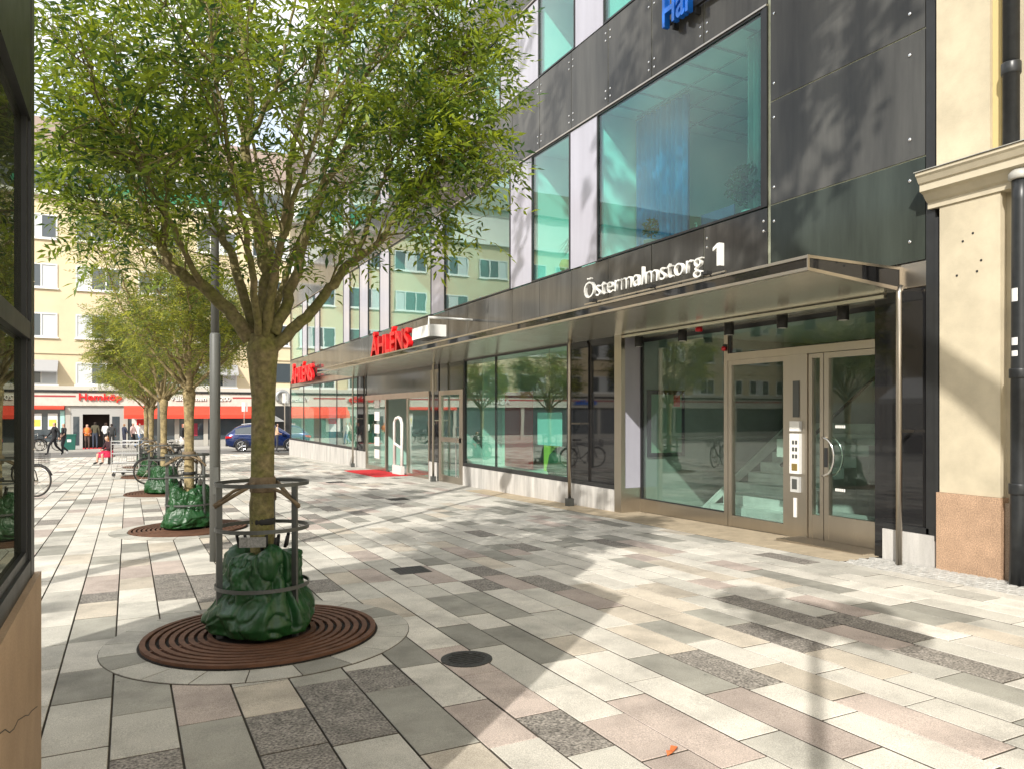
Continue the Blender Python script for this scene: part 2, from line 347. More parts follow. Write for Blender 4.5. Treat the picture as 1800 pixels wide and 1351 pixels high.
# worn stone strip along the building and granite setts by the beige house
for i, (a, b) in enumerate([(5.6 + 1.13 * k, 5.6 + 1.13 * (k + 1)) for k in range(30)]):
    mb = MB(); p = (6.84, 7.40 if a > 10.2 else 7.76, a, b, 0, .5, .001); paver_geo(mb, p, 0); me = mb.mesh('kerb_slab', [M_ramp if a < 15 else STONE[1], M_joint]); settone(me, [.5] * 9); link('kerb_slab', me, pavement)
me = None
srng = random.Random(4)
for i in range(7):
    for j in range(44):
        x = 6.84 + .082 * i; y = 5.58 - .092 * j - (.045 if i % 2 else 0)
        if y < 2.2: continue
        if me is None:
            m2 = MB(); b = .012
            m2.v = [(-.036, -.041, -.05), (.036, -.041, -.05), (.036, .041, -.05), (-.036, .041, -.05), (-.036, -.041, -.008), (.036, -.041, -.008), (.036, .041, -.008), (-.036, .041, -.008), (-.025, -.03, .002), (.025, -.03, .002), (.025, .03, .002), (-.025, .03, .002)]
            for q in range(4): r = (q + 1) % 4; m2.f += [(q, r, 4 + r, 4 + q), (4 + q, 4 + r, 8 + r, 8 + q)]
            m2.f.append((8, 9, 10, 11)); m2.m = [0] * 9; me = m2.mesh('sett', M_sett)
        o = link('sett', me, pavement); o.location = (x, y, gz(y) + srng.uniform(-.003, .004)); o.rotation_euler = (0, 0, srng.uniform(-.15, .15)); o.scale = (srng.uniform(.85, 1.1), srng.uniform(.8, 1.1), 1)
mb = MB(); mb.poly([(-60, -40, gz(-40)), (-5.49, -40, gz(-40)), (-5.49, 43.65, gz(43.65)), (-60, 43.65, gz(43.65))]); struct('plaza_paving', mb, STONE[1])
mb = MB(); mb.poly([(-5.485, -40, gz(-40)), (7.3, -40, gz(-40)), (7.3, -2.4, gz(-2.4)), (-5.485, -2.4, gz(-2.4))]); struct('plaza_paving_south', mb, STONE[1])

# ================================================================== GLASS-FRONTED BUILDING (right)
X0 = 7.42; YA, YB = 5.02, 39.7
bld = thing('glass_building', 'long building clad in black and white glass panels with green-tinted windows', 'building', (X0, 22, 0))
rows = [(4.29, 6.90), (8.40, 10.05), (11.42, 13.07), (14.44, 16.1)]          # window rows, sill to head
# carcass: floors, back wall, end walls, partitions, roof
mb = MB()
for z0, z1 in ((2.96, 4.10), (6.98, 8.2), (10.12, 11.3), (13.15, 14.3), (16.2, 17.2)): mb.box(X0 + .07, YA + .02, z0, 16, YB - .02, z1)
mb.box(15.9, YA + .02, -.6, 16.1, YB - .02, 17.2)
part('floor_slab', mb, M_ceil, bld)
part('end_wall', MB().box(X0 + .06, YA + .01, 2.5, 16, YA + .12, 17.2), M_inwall, bld); part('end_wall', MB().box(X0 + .06, YB - .13, -.7, 16, YB - .01, 17.2), M_inwall, bld)
mb = MB(); mb.box(12.2, YA + .15, 4.1, 12.3, YB - .15, 6.98); part('room_wall', mb, M_inwall, bld)
mb = MB(); mb.box(11.2, YA + .15, 8.2, 11.3, YB - .15, 10.12); mb.box(11.2, YA + .15, 11.3, 11.3, YB - .15, 13.15); mb.box(11.2, YA + .15, 14.3, 11.3, YB - .15, 16.2); part('room_wall', mb, M_inwall, bld)
win1 = [(7.28, 11.20), (12.12, 13.63), (14.61, 18.46), (19.42, 23.17), (24.15, 25.55), (26.60, 28.0), (28.9, 33.0), (33.9, 35.6), (36.6, 39.55)]
win2 = [(7.28, 8.9), (9.8, 11.0), (11.95, 13.35), (15.1, 16.3), (17.2, 20.6), (21.5, 23.2), (24.1, 28.0), (28.9, 31), (32, 35.6), (36.6, 39.55)]
win3 = [(7.28, 9.9), (10.8, 12.6), (13.5, 15.4), (17.0, 18.9), (19.8, 22.4), (23.3, 27.0), (28, 31), (32, 35.6), (36.6, 39.55)]
allw = [win1, win2, win3, win2]
for ri, (z0, z1) in enumerate(rows):
    ws = allw[ri]; prev = 7.20
    for wi, (a, b) in enumerate(ws):
        if a - prev > .1:
            n = max(1, round((a - prev) / .95)); st = (a - prev) / n
            for k in range(n):
                mb = MB(); mb.box(X0 + .002, prev + k * st + .012, z0 + .015, X0 + .05, prev + (k + 1) * st - .012, z1 - .015); part('white_panel', mb, M_strip, bld)
        prev = b
        if ri == 0 or wi < 8:
            mb = MB(); t = .032; mb.box(X0 - .012, a, z0, X0 + .07, a + t, z1); mb.box(X0 - .012, b - t, z0, X0 + .07, b, z1); mb.box(X0 - .010, a + t, z0, X0 + .068, b - t, z0 + t); mb.box(X0 - .010, a + t, z1 - t, X0 + .068, b - t, z1)
            wn = part('window', mb, M_blackframe, bld)
            m2 = MB(); m2.box(X0 + .012, a + t, z0 + t, X0 + .03, b - t, z1 - t); part('pane', m2, M_glassup, wn)
    if prev < YB - .2: pass
    # partitions behind the white strips (a lit reveal shows inside each window)
    for (a, b), (c, d) in zip(ws[:-1], ws[1:]):
        y = b + .06; part('partition', MB().box(X0 + .08, y, z0 - .2, 11.2, y + .12, z1 + .07), M_inwall if y < 14 else M_inwalldim, bld)  # farther rooms: same wall darkened in colour so they look dimmer
    mb = MB(); mb.box(X0 + .08, 7.2, z0 - .19, X0 + .62, YB - .2, z0 - .02); part('sill_shelf', mb, M_white, bld)
# suspended ceiling grid of the corner office
mb = MB()
for k in range(9): mb.box(X0 + .1, 7.25 + k * .6, 6.955, 12.1, 7.275 + k * .6, 6.975)
for k in range(8): mb.box(7.6 + k * .6, 7.3, 6.957, 7.625 + k * .6, 11.1, 6.973)
part('ceiling_grid', mb, mat('grid_grey', (.35, .37, .37), .6), bld)
# black glass bands between the window rows
bolt_me = MB().lathe([(.018, 0), (.018, .006), (.010, .012), (.0, .013)], 0, 0, 10).mesh('bolt', M_chrome); bolt_me.transform(Matrix.Rotation(-math.pi / 2, 4, 'Y'))
joints = [7.2 + 1.22 * k for k in range(27)]; joints = [j for j in joints if j < 39.2] + [YB]
bands = [(3.20, 4.28), (6.91, 8.39), (10.06, 11.41), (13.08, 14.43), (16.11, 17.3)]
prng = random.Random(3)
def panel(y0, y1, z0, z1, m=None, bolts=False, x=X0):
    mb = MB(); t = prng.uniform(-.0015, .0015); mb.box(x + t, y0 + .009, z0 + .008, x + .04, y1 - .009, z1 - .008)
    p = part('black_panel', mb, m or M_darkglass, bld)
    if bolts:
        for yy in (y0 + .07, y1 - .07):
            for zz in (z0 + .17, z0 + .30, z1 - .30, z1 - .17):
                o = link('bolt', bolt_me, p); o.location = (x - .001, yy, zz)
    return p
for bi, (z0, z1) in enumerate(bands):
    for a, b in zip(joints[:-1], joints[1:]): panel(a, b, z0, z1, bolts=(bi in (1, 2) and a < 14) or (bi == 0 and a < 8))
    mb = MB()
    for j in joints[:-1]: mb.box(X0 + .012, j - .008, z0, X0 + .045, j + .008, z1)
    part('joint_trim', mb, M_trim, bld)
    mb = MB(); mb.box(X0 - .03, 7.2, z0 - .01, X0 + .05, YB, z0 + .015); part('band_edge', mb, M_steel if bi else M_blackframe, bld)
zs = [3.20, 4.29, 5.63, 6.97, 8.31, 9.65, 11.0, 12.3, 13.6, 14.9, 16.1, 17.3]
for a, b in zip(zs[:-1], zs[1:]):
    p = panel(YA, 7.16, a, b, m=(mat('green_black_panel_glass', (.055, .066, .056), .07, var=.5, vscale=1.6, spec=.2, streak=True) if a < 4 else None))
    for yy in (YA + .18, 7.09):
        for zz in (a + .22, b - .22): o = link('bolt', bolt_me, p); o.location = (X0 - .002, yy, zz)
mb = MB()
for z in zs[1:-1]: mb.box(X0 + .012, YA, z - .012, X0 + .05, 7.16, z + .012)
mb.box(X0 + .01, 7.162, 3.2, X0 + .05, 7.2, 17.3); part('joint_trim', mb, M_trim, bld)
mb = MB(); mb.box(X0 - .02, 7.2, 4.29, X0 + .06, 7.275, 6.90); part('window_jamb', mb, M_blackframe, bld)
mb = MB(); mb.box(X0 - .03, 4.90, .32, X0 + .05, 5.0, 17.3); part('edge_frame', mb, M_blackframe, bld)
mb = MB(); mb.box(X0 - .05, 4.855, .30, X0 + .05, 4.895, 3.6); part('edge_frame', mb, M_blackframe, bld)
mb = MB(); mb.box(X0 + .05, YA + .02, 3.1, X0 + .07, YB - .1, 17.2); 
# roof parapet
mb = MB(); mb.box(X0 - .02, YA, 17.3, 16, YB, 17.6); part('roof', mb, M_blackframe, bld)
# far end wall facing the cross street
mb = MB(); mb.box(X0 + .02, YB, -.9, 16, YB + .06, 17.3); part('side_wall', mb, M_darkglass, bld)

# ---------------- ground floor of the glass building
FZ = -.25
mb = MB(); mb.box(X0 + .1, 10.45, -.9, 15.9, YB - .15, FZ); part('shop_floor', mb, M_floor, bld)
mb = MB(); mb.box(X0 + .36, YA + .1, -.9, 15.9, 10.44, -.06); part('lobby_floor', mb, M_lobbyfloor, bld)
mb = MB(); mb.box(12.6, 10.5, FZ, 12.7, YB - .2, 2.95); part('shop_back_wall', mb, M_inwall, bld)
mb = MB(); mb.box(X0 + .45, 10.47, FZ, 12.6, 10.6, 2.95); mb.box(12.0, YA + .15, -.06, 12.1, 10.46, 2.95); part('lobby_side_wall', mb, M_lobby, bld)
for y in (17.05, 18.45, 26.2, 19.5): part('shop_partition', MB().box(X0 + (.5 if y != 19.5 else 1.2), y, FZ, 12.6, y + .1, 2.95), M_inwall, bld)
# marble plinth stones
def plinth(y0, y1, zt, n):
    st = (y1 - y0) / n
    for k in range(n):
        mb = MB(); mb.box(X0 - .045 + prng.uniform(0, .003), y0 + k * st + .002, -.9, X0 + .06, y0 + (k + 1) * st - .002, zt); part('plinth_stone', mb, M_marble, bld)
plinth(10.60, 17.13, .30, 6); plinth(18.86, 19.5, .28, 1); plinth(25.75, YB, .26, 11); plinth(4.9, 5.50, .34, 1)
# shop windows: (y0,y1,sill,mullions)
def shopwin(y0, y1, zs_, muls, zt=2.93, m=None):
    m = m or M_glassshop; t = .05
    mb = MB(); mb.box(X0 - .035, y0, zs_, X0 + .05, y1, zs_ + .085); mb.box(X0 - .02, y0, zs_ + .086, X0 + .05, y0 + t, zt); mb.box(X0 - .02, y1 - t, zs_ + .086, X0 + .05, y1, zt); mb.box(X0 - .018, y0 + t, zt - .05, X0 + .048, y1 - t, zt)
    for q in muls: mb.box(X0 - .004, q - .012, zs_ + .086, X0 + .05, q + .012, zt - .05)
    wn = part('shop_window', mb, M_blackframe, bld); e = [y0 + t] + list(muls) + [y1 - t]
    for a, b in zip(e[:-1], e[1:]): mb = MB(); mb.box(X0 + .012, a + .013, zs_ + .086, X0 + .026, b - .013, zt - .05); part('pane', mb, m, wn)
shopwin(12.16, 17.13, .305, [15.36]); shopwin(26.85, YB - .05, .265, [30.0, 33.0, 36.4])
# opaque black glass panels on the ground floor
mb = MB(); mb.box(X0, 10.62, .38, X0 + .04, 12.08, 2.92); part('black_panel', mb, M_fascia, bld)
mb = MB(); mb.box(X0 - .03, 10.61, .305, X0 + .045, 12.12, .375); part('panel_sill', mb, M_blackframe, bld)
mb = MB(); mb.box(X0, 5.0, .36, X0 + .04, 5.48, 2.92); part('black_panel', mb, M_fascia, bld)
mb = MB(); mb.box(X0 - .03, 4.97, .345, X0 + .035, 5.50, .405); part('panel_sill', mb, M_blackframe, bld)
mb = MB(); mb.box(X0 - .01, 18.86, .285, X0 + .04, 19.48, 2.92); part('black_panel', mb, M_fascia, bld)
mb = MB(); mb.box(X0 - .01, 25.78, .265, X0 + .04, 26.82, 2.92); part('black_panel', mb, M_fascia, bld)
mb = MB(); mb.box(X0 + .002, 17.20, 2.2, X0 + .05, 18.78, 2.92); part('olive_panel', mb, M_olive, bld)
mb = MB(); mb.box(X0 + .05, YA, 2.90, X0 + .12, YB, 3.2); part('lintel', mb, M_steel, bld)
mb = MB(); mb.box(X0 - .005, 4.9, 2.93, X0 + .045, 5.3, 3.19); part('lintel_plate', mb, M_steel, bld)
# steel jamb and white return wall beside the recess
mb = MB(); mb.box(X0 - .05, 10.40, -.3, X0 + .03, 10.60, 2.92); part('steel_jamb', mb, M_steel, bld)
mb = MB(); mb.box(X0 + .03, 10.42, .34, X0 + .36, 10.56, 2.92); part('white_return_panel', mb, M_strip, bld)
mb = MB(); mb.box(X0 + .028, 10.415, -.3, X0 + .37, 10.56, .338); part('return_kick_plate', mb, M_steel, bld)
# recessed entrance glazing at XE
XE = 7.80
def frame_rect(mb, y0, y1, z0, z1, t, x0=XE - .03, x1=XE + .04):
    mb.box(x0, y0, z0, x1, y0 + t, z1); mb.box(x0, y1 - t, z0, x1, y1, z1); mb.box(x0 + .002, y0 + t, z0, x1 - .002, y1 - t, z0 + t); mb.box(x0 + .002, y0 + t, z1 - t, x1 - .002, y1 - t, z1)
mb = MB(); mb.box(XE - .03, 8.39, -.2, XE + .04, 10.42, .15); mb.box(XE - .03, 8.31, -.2, XE + .06, 8.389, 2.85)
fx = part('lobby_window', mb, M_steel, bld)
mb = MB(); mb.box(XE, 8.40, .165, XE + .014, 10.38, 2.80); part('pane', mb, M_glassdoor, fx)
mb = MB(); mb.box(XE - .012, 8.39, .151, XE + .03, 10.41, .165); mb.box(XE - .012, 10.38, .166, XE + .03, 10.41, 2.8); mb.box(XE - .012, 8.39, 2.8, XE + .03, 10.41, 2.86); part('gasket', mb, M_blackframe, fx)
mb = MB(); frame_rect(mb, 7.20, 8.30, -.2, 2.36, .07); mb.box(XE - .026, 7.27, -.13, XE + .036, 8.23, .13); sl = part('side_light', mb, M_steel, bld)
mb = MB(); mb.box(XE, 7.27, .14, XE + .014, 8.23, 2.29); part('pane', mb, M_glassdoor, sl)
mb = MB(); mb.box(XE - .05, 6.86, -.2, XE + .08, 7.19, 2.36); part('steel_pier', mb, M_steel, bld)
mb = MB(); mb.box(XE - .05, 5.74, 2.361, XE + .06, 8.30, 2.46); mb.box(XE - .04, 5.66, -.2, XE + .06, 5.735, 2.86); part('door_head', mb, M_steel, bld)
mb = MB(); mb.box(XE, 5.74, 2.47, XE + .014, 8.30, 2.80); tp = part('transom_window', mb, M_glassdoor, bld)
mb = MB(); mb.box(XE - .012, 5.74, 2.455, XE + .03, 8.305, 2.47); mb.box(XE - .012, 5.74, 2.8, XE + .03, 8.305, 2.86); mb.box(XE - .01, 8.27, 2.471, XE + .028, 8.305, 2.799); part('gasket', mb, M_blackframe, tp)
# door: narrow leaf and main leaf
mb = MB(); frame_rect(mb, 6.62, 6.85, -.05, 2.355, .055); mb.box(XE - .026, 6.676, .004, XE + .036, 6.794, .31); d1 = part('narrow_door_leaf', mb, M_steel, bld)
mb = MB(); mb.box(XE, 6.676, .31, XE + .014, 6.794, 2.3); part('pane', mb, M_glassdoor, d1)
mb = MB(); frame_rect(mb, 5.745, 6.61, -.03, 2.355, .07); mb.box(XE - .027, 5.815, .04, XE + .036, 6.54, .33); d2 = part('door_leaf', mb, M_steel, bld)
mb = MB(); mb.box(XE, 5.815, .33, XE + .014, 6.54, 2.285); part('pane', mb, M_glassdoor, d2)
for yy, sg in ((6.60, -1),):
    for xx in (XE - .07, XE + .085):
        pts = [(xx, 6.60 - .17 * math.sin(a), 1.06 + .24 * math.cos(a)) for a in [math.pi * k / 12 for k in range(13)]]
        pts = [(XE, 6.60, 1.30)] + pts + [(XE, 6.60, .82)]
        mb = MB(); mb.tube(pts, .014, 8); part('handle', mb, M_chrome, d2, True)
mb = MB(); mb.box(XE - .04, 6.555, .93, XE - .028, 6.60, 1.17); part('lock_plate', mb, M_blackframe, d2)
for z in (.64, 1.42):
    mb = MB()
    for k in range(5): mb.box(XE - .004, 6.32 + .03 * k, z, XE - .001, 6.343 + .03 * k, z + .035)
    part('glass_sticker', mb, M_white, d2)
mb = MB()
for k in range(7): mb.box(7.36 + .06 * k, 5.75, -.02, 7.39 + .06 * k, 7.0, .012)
mb.box(7.34, 5.73, -.06, 7.79, 7.02, -.012); part('threshold_grate', mb, M_steel, bld)
# recess ceiling, right return
mb = MB(); mb.box(X0 - .02, 5.5, 2.86, XE + .1, 10.4, 2.90); part('recess_ceiling', mb, M_soffit, bld)
mb = MB(); mb.box(X0 + .041, 5.50, -.2, XE + .04, 5.655, 2.86); part('black_return_panel', mb, M_fascia, bld)
# second shop entrance (sliding glass) and steel door
mb = MB(); mb.box(X0 - .03, 17.16, -.5, X0 + .05, 17.26, 2.2); mb.box(X0 - .03, 18.62, -.5, X0 + .05, 18.78, 2.2); mb.box(X0 - .028, 17.26, 2.08, X0 + .048, 18.62, 2.2); mb.box(X0 - .028, 17.26, -.5, X0 + .048, 18.62, -.02); mb.box(X0 - .028, 17.26, .86, X0 + .048, 18.62, .98)
mb.box(X0 - .028, 17.26, -.02, X0 + .048, 17.40, 2.08)
sdn = part('steel_door', mb, M_steel, bld)
mb = MB(); mb.box(X0 + .005, 17.4, -.02, X0 + .02, 18.62, .86); mb.box(X0 + .005, 17.4, .98, X0 + .02, 18.62, 2.08); part('pane', mb, M_glassshop, sdn)
mb = MB(); mb.tube([(X0 - .03, 17.45, 1.25), (X0 - .09, 17.45, 1.25), (X0 - .09, 17.45, .0), (X0 - .03, 17.45, .0)], .014, 6); part('handle', mb, M_chrome, sdn)
mb = MB(); mb.box(X0 - .04, 19.5, 2.05, X0 + .06, 25.75, 2.22); mb.box(X0 - .03, 19.5, -.5, X0 + .05, 19.58, 2.05); mb.box(X0 - .03, 21.3, -.5, X0 + .05, 21.4, 2.05); mb.box(X0 - .03, 23.4, -.5, X0 + .05, 23.52, 2.05); mb.box(X0 - .03, 25.65, -.5, X0 + .05, 25.75, 2.05)
mb.box(X0 - .026, 19.58, -.5, X0 + .046, 21.3, -.16); mb.box(X0 - .026, 23.52, -.5, X0 + .046, 25.65, -.16); gd = part('sliding_door_frame', mb, M_steel, bld)
mb = MB(); mb.box(X0, 19.58, -.16, X0 + .014, 21.3, 2.05); part('pane', mb, M_glassshop, gd)
mb = MB(); mb.box(X0, 23.52, -.16, X0 + .014, 25.65, 2.05); part('pane', mb, M_glassshop, gd)
mb = MB(); mb.box(X0 + .005, 19.5, 2.22, X0 + .02, 25.75, 2.92); part('transom_window', mb, M_olive, bld)
mb = MB()
for k in range(5): mb.box(X0 - .01, 24.2, .1 + .42 * k, X0 - .002, 24.75, .1 + .42 * k + .3)
part('notice', mb, [M_white], gd)
# ---------------- canopy
XC = 6.0; CY0, CY1 = 5.30, 27.0
can = part('canopy', MB().prism([(XC + .02, 3.13), (X0 - .001, 3.12), (X0 - .001, 2.95), (XC + .02, 3.04)], 'y', CY0 + .02, CY1 - .02), M_blackframe, bld)
npan = 11; st = (CY1 - CY0) / npan
for k in range(npan):
    a = CY0 + k * st + .004; b = a + st - .008
    part('soffit_panel', MB().prism([(XC + .012, 3.02), (XC + .012, 3.032), (X0, 2.925), (X0, 2.913)], 'y', a, b), M_soffit, can)
    part('fascia_panel', MB().box(XC, a, 3.045, XC + .018, b, 3.135), M_fascia, can)
mb = MB(); mb.box(XC - .012, CY0, 3.136, XC + .05, CY1, 3.166); mb.box(XC - .012, CY0, 3.012, XC + .03, CY1, 3.044)
mb.prism([(XC - .012, 3.166), (X0, 3.162), (X0, 3.135), (XC - .012, 3.136)], 'y', CY0 - .012, CY0 - .001); mb.prism([(XC - .012, 3.044), (X0, 2.945), (X0, 2.905), (XC - .012, 3.012)], 'y', CY0 - .012, CY0 - .001)
mb.box(XC - .013, CY0 - .013, 3.01, XC + .012, CY0 + .0, 3.168); mb.box(X0 - .05, CY0 - .014, 2.90, X0 - .004, CY0 - .0, 3.164)
mb.prism([(XC + .05, 3.166), (XC + .05, 3.150), (X0, 3.150), (X0, 3.162)], 'y', CY0, CY1)
part('steel_edging', mb, M_steel, can)
part('end_fascia', MB().prism([(XC + .013, 3.134), (X0 - .052, 3.134), (X0 - .052, 2.948), (XC + .013, 3.045)], 'y', CY0 - .006, CY0 + .015), M_fascia, can)
# rainwater pipes down from the canopy
for i, (y, lb) in enumerate(((5.17, 'thin steel rainwater pipe beside the entrance door'), (11.78, 'thin steel rainwater pipe at the corner of the big shop window'), (18.70, 'thin steel rainwater pipe next to the narrow steel door'), (26.72, 'farthest thin steel rainwater pipe, left of the sliding doors'))):
    t = thing('rainwater_pipe', lb, 'pipe', (7.2, y, gz(y)), 'rainwater pipes under the canopy')
    part('pipe', MB().tube([(7.2, y, gz(y)), (7.2, y, 2.86), (7.24, y, 2.93)], .031, 12), M_steel, t, True)
    if i: part('foot', MB().box(7.14, y - .06, gz(y), 7.26, y + .06, gz(y) + .14), M_postgrey, t)
    part('bracket', MB().box(7.2, y - .012, 1.4, X0, y + .012, 1.43), M_steel, t)
# ceiling spot cylinders and red alarm lamps
for i, (y, lb) in enumerate(((10.15, 'first'), (9.05, 'second'), (8.05, 'third'), (7.08, 'fourth'), (6.15, 'fifth'))):
    t = thing('spot_lamp', 'black cylinder spot lamp under the canopy, %s from the white return wall' % lb, 'lamp', (7.55, y, 2.70), 'cylinder spots over the entrance')
    part('housing', MB().lathe([(.066, 2.70), (.068, 2.705), (.068, 2.862), (.06, 2.864)], 7.55, y, 20), M_black, t, True)
    part('lens', MB().lathe([(.05, 2.698), (.05, 2.702)], 7.55, y, 16), M_white, t)
t = thing('alarm_lamp', 'small red alarm lamp on the mullion under the spot lamps', 'lamp', (7.75, 8.36, 2.55)); part('dome', MB().lathe([(.0, 2.5), (.03, 2.51), (.035, 2.55), (.02, 2.57)], 7.74, 8.36, 12), mat('red_lamp', (.6, .01, .02), .3), t, True); part('base', MB().box(7.745, 8.33, 2.57, 7.79, 8.39, 2.6), M_blackframe, t)
tag(part('fire_bell', MB().lathe([(.05, 2.80), (.055, 2.81), (.055, 2.85), (.03, 2.862)], 7.5, 8.62, 14), mat('red_lamp2', (.55, .01, .02), .4), None, True), 'red fire alarm beacon on the entrance soffit between two spots', 'alarm')
# intercom on the steel pier
t = thing('intercom', 'white entry intercom panel with keypad on the steel pier', 'intercom', (7.74, 7.03, 1.1)); xq = XE - .05
part('camera_unit', MB().box(xq - .05, 6.94, 1.37, xq - .001, 7.10, 1.50), M_white, t)
part('panel', MB().box(xq - .05, 6.94, .82, xq - .001, 7.10, 1.34), M_white, t)
for r in range(3):
    for c in range(2): part('key', MB().box(xq - .053, 6.97 + .05 * c, 1.02 + .09 * r, xq - .0505, 7.005 + .05 * c, 1.07 + .09 * r), M_postgrey, t)
part('reader', MB().box(xq - .055, 6.97, .86, xq - .0505, 7.06, .95), mat('brass', (.45, .33, .12), .4, .8), t)
t = thing('key_box', 'small grey key safe under the intercom', 'box', (7.74, 7.03, .62)); part('body', MB().box(xq - .045, 6.95, .58, xq - .001, 7.09, .78), mat('light_grey', (.5, .5, .48), .5), t); part('buttons_plate', MB().box(xq - .049, 6.98, .62, xq - .0455, 7.06, .75), M_postgrey, t)
tag(part('name_plate', MB().box(xq - .012, 6.98, 1.55, xq - .001, 7.08, 2.02), M_postgrey), 'dark vertical name plate above the intercom', 'plate')
tag(part('door_closer_plate', MB().box(xq - .01, 7.02, .25, xq - .001, 7.07, .5), M_white), 'white narrow plate low on the steel pier', 'plate')

# ================================================================== LOBBY AND SHOP CONTENT
st_ = thing('lobby_stair', 'white marble stair behind the lobby window with dark safety dots', 'stair', (9.5, 9.0, -.06))
for k in range(9):
    part('step', MB().box(8.6 + .28 * k, 7.9, -.06, 8.6 + .28 * (k + 1) - .005, 9.6, -.06 + .165 * (k + 1)), M_lobbyfloor, st_)
mb = MB(); mb.prism([(8.3, -.06), (8.45, -.06), (10.9, 1.5), (10.9, 1.75)], 'y', 9.62, 9.66); part('stringer', mb, M_lobbyfloor, st_)
part('handrail', MB().tube([(8.35, 7.85, .85), (10.9, 7.85, 2.5)], .025, 8), M_black, st_, True)
mb = MB()
for k in range(7): mb.lathe([(.045, -.055), (.045, -.052)], 8.35, 8.0 + .22 * k, 12)
part('safety_dot', mb, M_black, st_)
t = thing('notice_board', 'dark framed notice board on the lobby side wall', 'board', (8.6, 10.46, 1.0)); part('frame', MB().box(7.95, 10.43, .85, 8.75, 10.465, 2.0), M_blackframe, t); part('sheet', MB().box(8.02, 10.425, .92, 8.68, 10.429, 1.93), mat('pale_green', (.30, .45, .33), .7), t); part('red_badge', MB().box(8.5, 10.42, 1.72, 8.64, 10.424, 1.92), M_red, t)
tag(part('bench', MB().box(8.1, 6.3, -.06, 8.5, 7.0, .28), M_lobbyfloor), 'low white marble block inside the entrance door', 'block')
tag(part('lobby_paper', MB().box(8.0, 7.28, 1.0, 8.01, 7.6, 1.25), M_white), 'pale paper notice inside the side light glass', 'notice')
# shop window display between the pipe and the steel door
t = thing('red_banner', 'tall red display banner standing behind the big shop window', 'banner', (8.0, 15.4, FZ)); part('cloth', MB().box(8.05, 14.75, .35, 8.07, 16.15, 2.1), mat('banner_red', (.42, .02, .03), .7), t); part('foot', MB().box(7.9, 14.8, FZ, 8.2, 16.1, .33), M_white, t)
for i, (y0, y1, z1, c, lb) in enumerate(((13.95, 14.6, 1.6, (.55, .62, .10), 'lime green display panel right of the red banner'), (16.3, 16.9, 2.0, (.55, .62, .55), 'pale display panel left of the red banner'), (13.3, 13.8, 2.6, (.10, .25, .16), 'dark green tall display panel in the big shop window'))):
    tag(part('display_stand', MB().box(8.25 + .1 * i, y0, FZ, 8.3 + .1 * i, y1, z1), mat('disp%d' % i, c, .6)), lb, 'panel')
t = thing('glass_poster', 'pale turquoise poster hung inside the big shop window', 'poster', (7.6, 13.1, 1.2)); part('sheet', MB().box(7.62, 12.75, .95, 7.625, 13.75, 1.62), mat('turq', (.45, .68, .66), .6), t); part('hanger', MB().tube([(7.62, 13.25, 1.62), (7.62, 13.25, 2.9)], .004, 4), M_black, t)
tag(part('display_plinth', MB().box(7.7, 12.4, FZ, 8.6, 16.9, .33), M_white), 'long low white display plinth inside the shop window', 'plinth')
tag(part('mannequin_bag', MB().lathe([(.25, .33), (.3, .45), (.24, .75), (.1, .9)], 7.95, 13.35, 14), mat('dkgreen', (.03, .08, .04), .7), None, True), 'dark green rounded bag on the white display plinth', 'bag')
# farther display in the left shop window
for i, (y, c, lb) in enumerate(((28.5, (.12, .22, .14), 'dark green display board behind the far shop window'), (31.2, (.55, .50, .42), 'cream display board with red stand, far shop window'), (34.3, (.12, .3, .42), 'blue display board in the far shop window'), (37.5, (.5, .15, .1), 'rust red display board at the end of the far shop window'))):
    tag(part('display_board', MB().box(8.3, y - .7, FZ, 8.36, y + .7, 1.9), mat('fdisp%d' % i, c, .7)), lb, 'board')
# security gate and red mat at the sliding door
t = thing('security_gate', 'white anti-theft gate standing in the sliding door opening', 'gate', (7.3, 22.1, gz(22.1))); g0 = gz(22.1)
pts = [(7.3, 21.55, g0 + .03), (7.3, 21.55, 1.30), (7.3, 21.66, 1.44), (7.3, 21.85, 1.48), (7.3, 22.1, 1.45), (7.3, 22.25, 1.33), (7.3, 22.25, g0 + .03)]
part('loop', MB().tube(pts, .05, 8), M_white, t, True); part('crossbar', MB().tube([(7.3, 21.55, .55), (7.3, 22.25, .68)], .04, 8), M_white, t); part('base', MB().box(7.24, 21.5, g0, 7.36, 22.3, g0 + .28), M_white, t)
tag(part('red_mat', MB().prism([(21.2, gz(21.2) + .002), (24.6, gz(24.6) + .002), (24.6, gz(24.6) + .018), (21.2, gz(21.2) + .018)], 'x', 6.35, 7.38), M_redmat), 'bright red door mat in front of the sliding glass doors', 'mat')
# office objects on the first floor
t = thing('blue_curtain', 'blue pleated curtain hanging in the big upper window', 'curtain', (8.2, 10.6, 4.2))
n = 60; mb = MB()
for i in range(n + 1):
    y = 9.75 + (11.15 - 9.75) * i / n; x = 8.25 + .045 * math.sin(i * 1.05) + .02 * math.sin(i * .37); mb.v += [(x, y, 4.15), (x, y, 6.9), (x + .012, y, 6.9), (x + .012, y, 4.15)]
for i in range(n):
    b = i * 4
    for e in range(4): e2 = (e + 1) % 4; mb.f.append((b + e, b + 4 + e, b + 4 + e2, b + e2)); mb.m.append(0)
part('fabric', mb, M_curtain, t, True); part('rail', MB().tube([(8.25, 9.7, 6.93), (8.25, 11.18, 6.93)], .012, 6), M_steel, t)
t = thing('sheer_curtain', 'thin translucent curtain at the right edge of the big upper window', 'curtain', (7.8, 7.6, 4.2)); mb = MB(); n = 40
for i in range(n + 1):
    y = 7.34 + .62 * i / n; x = 7.85 + .05 * math.sin(i * 1.1) + .02 * math.sin(i * .41); mb.v += [(x, y, 4.15), (x, y, 6.9)]
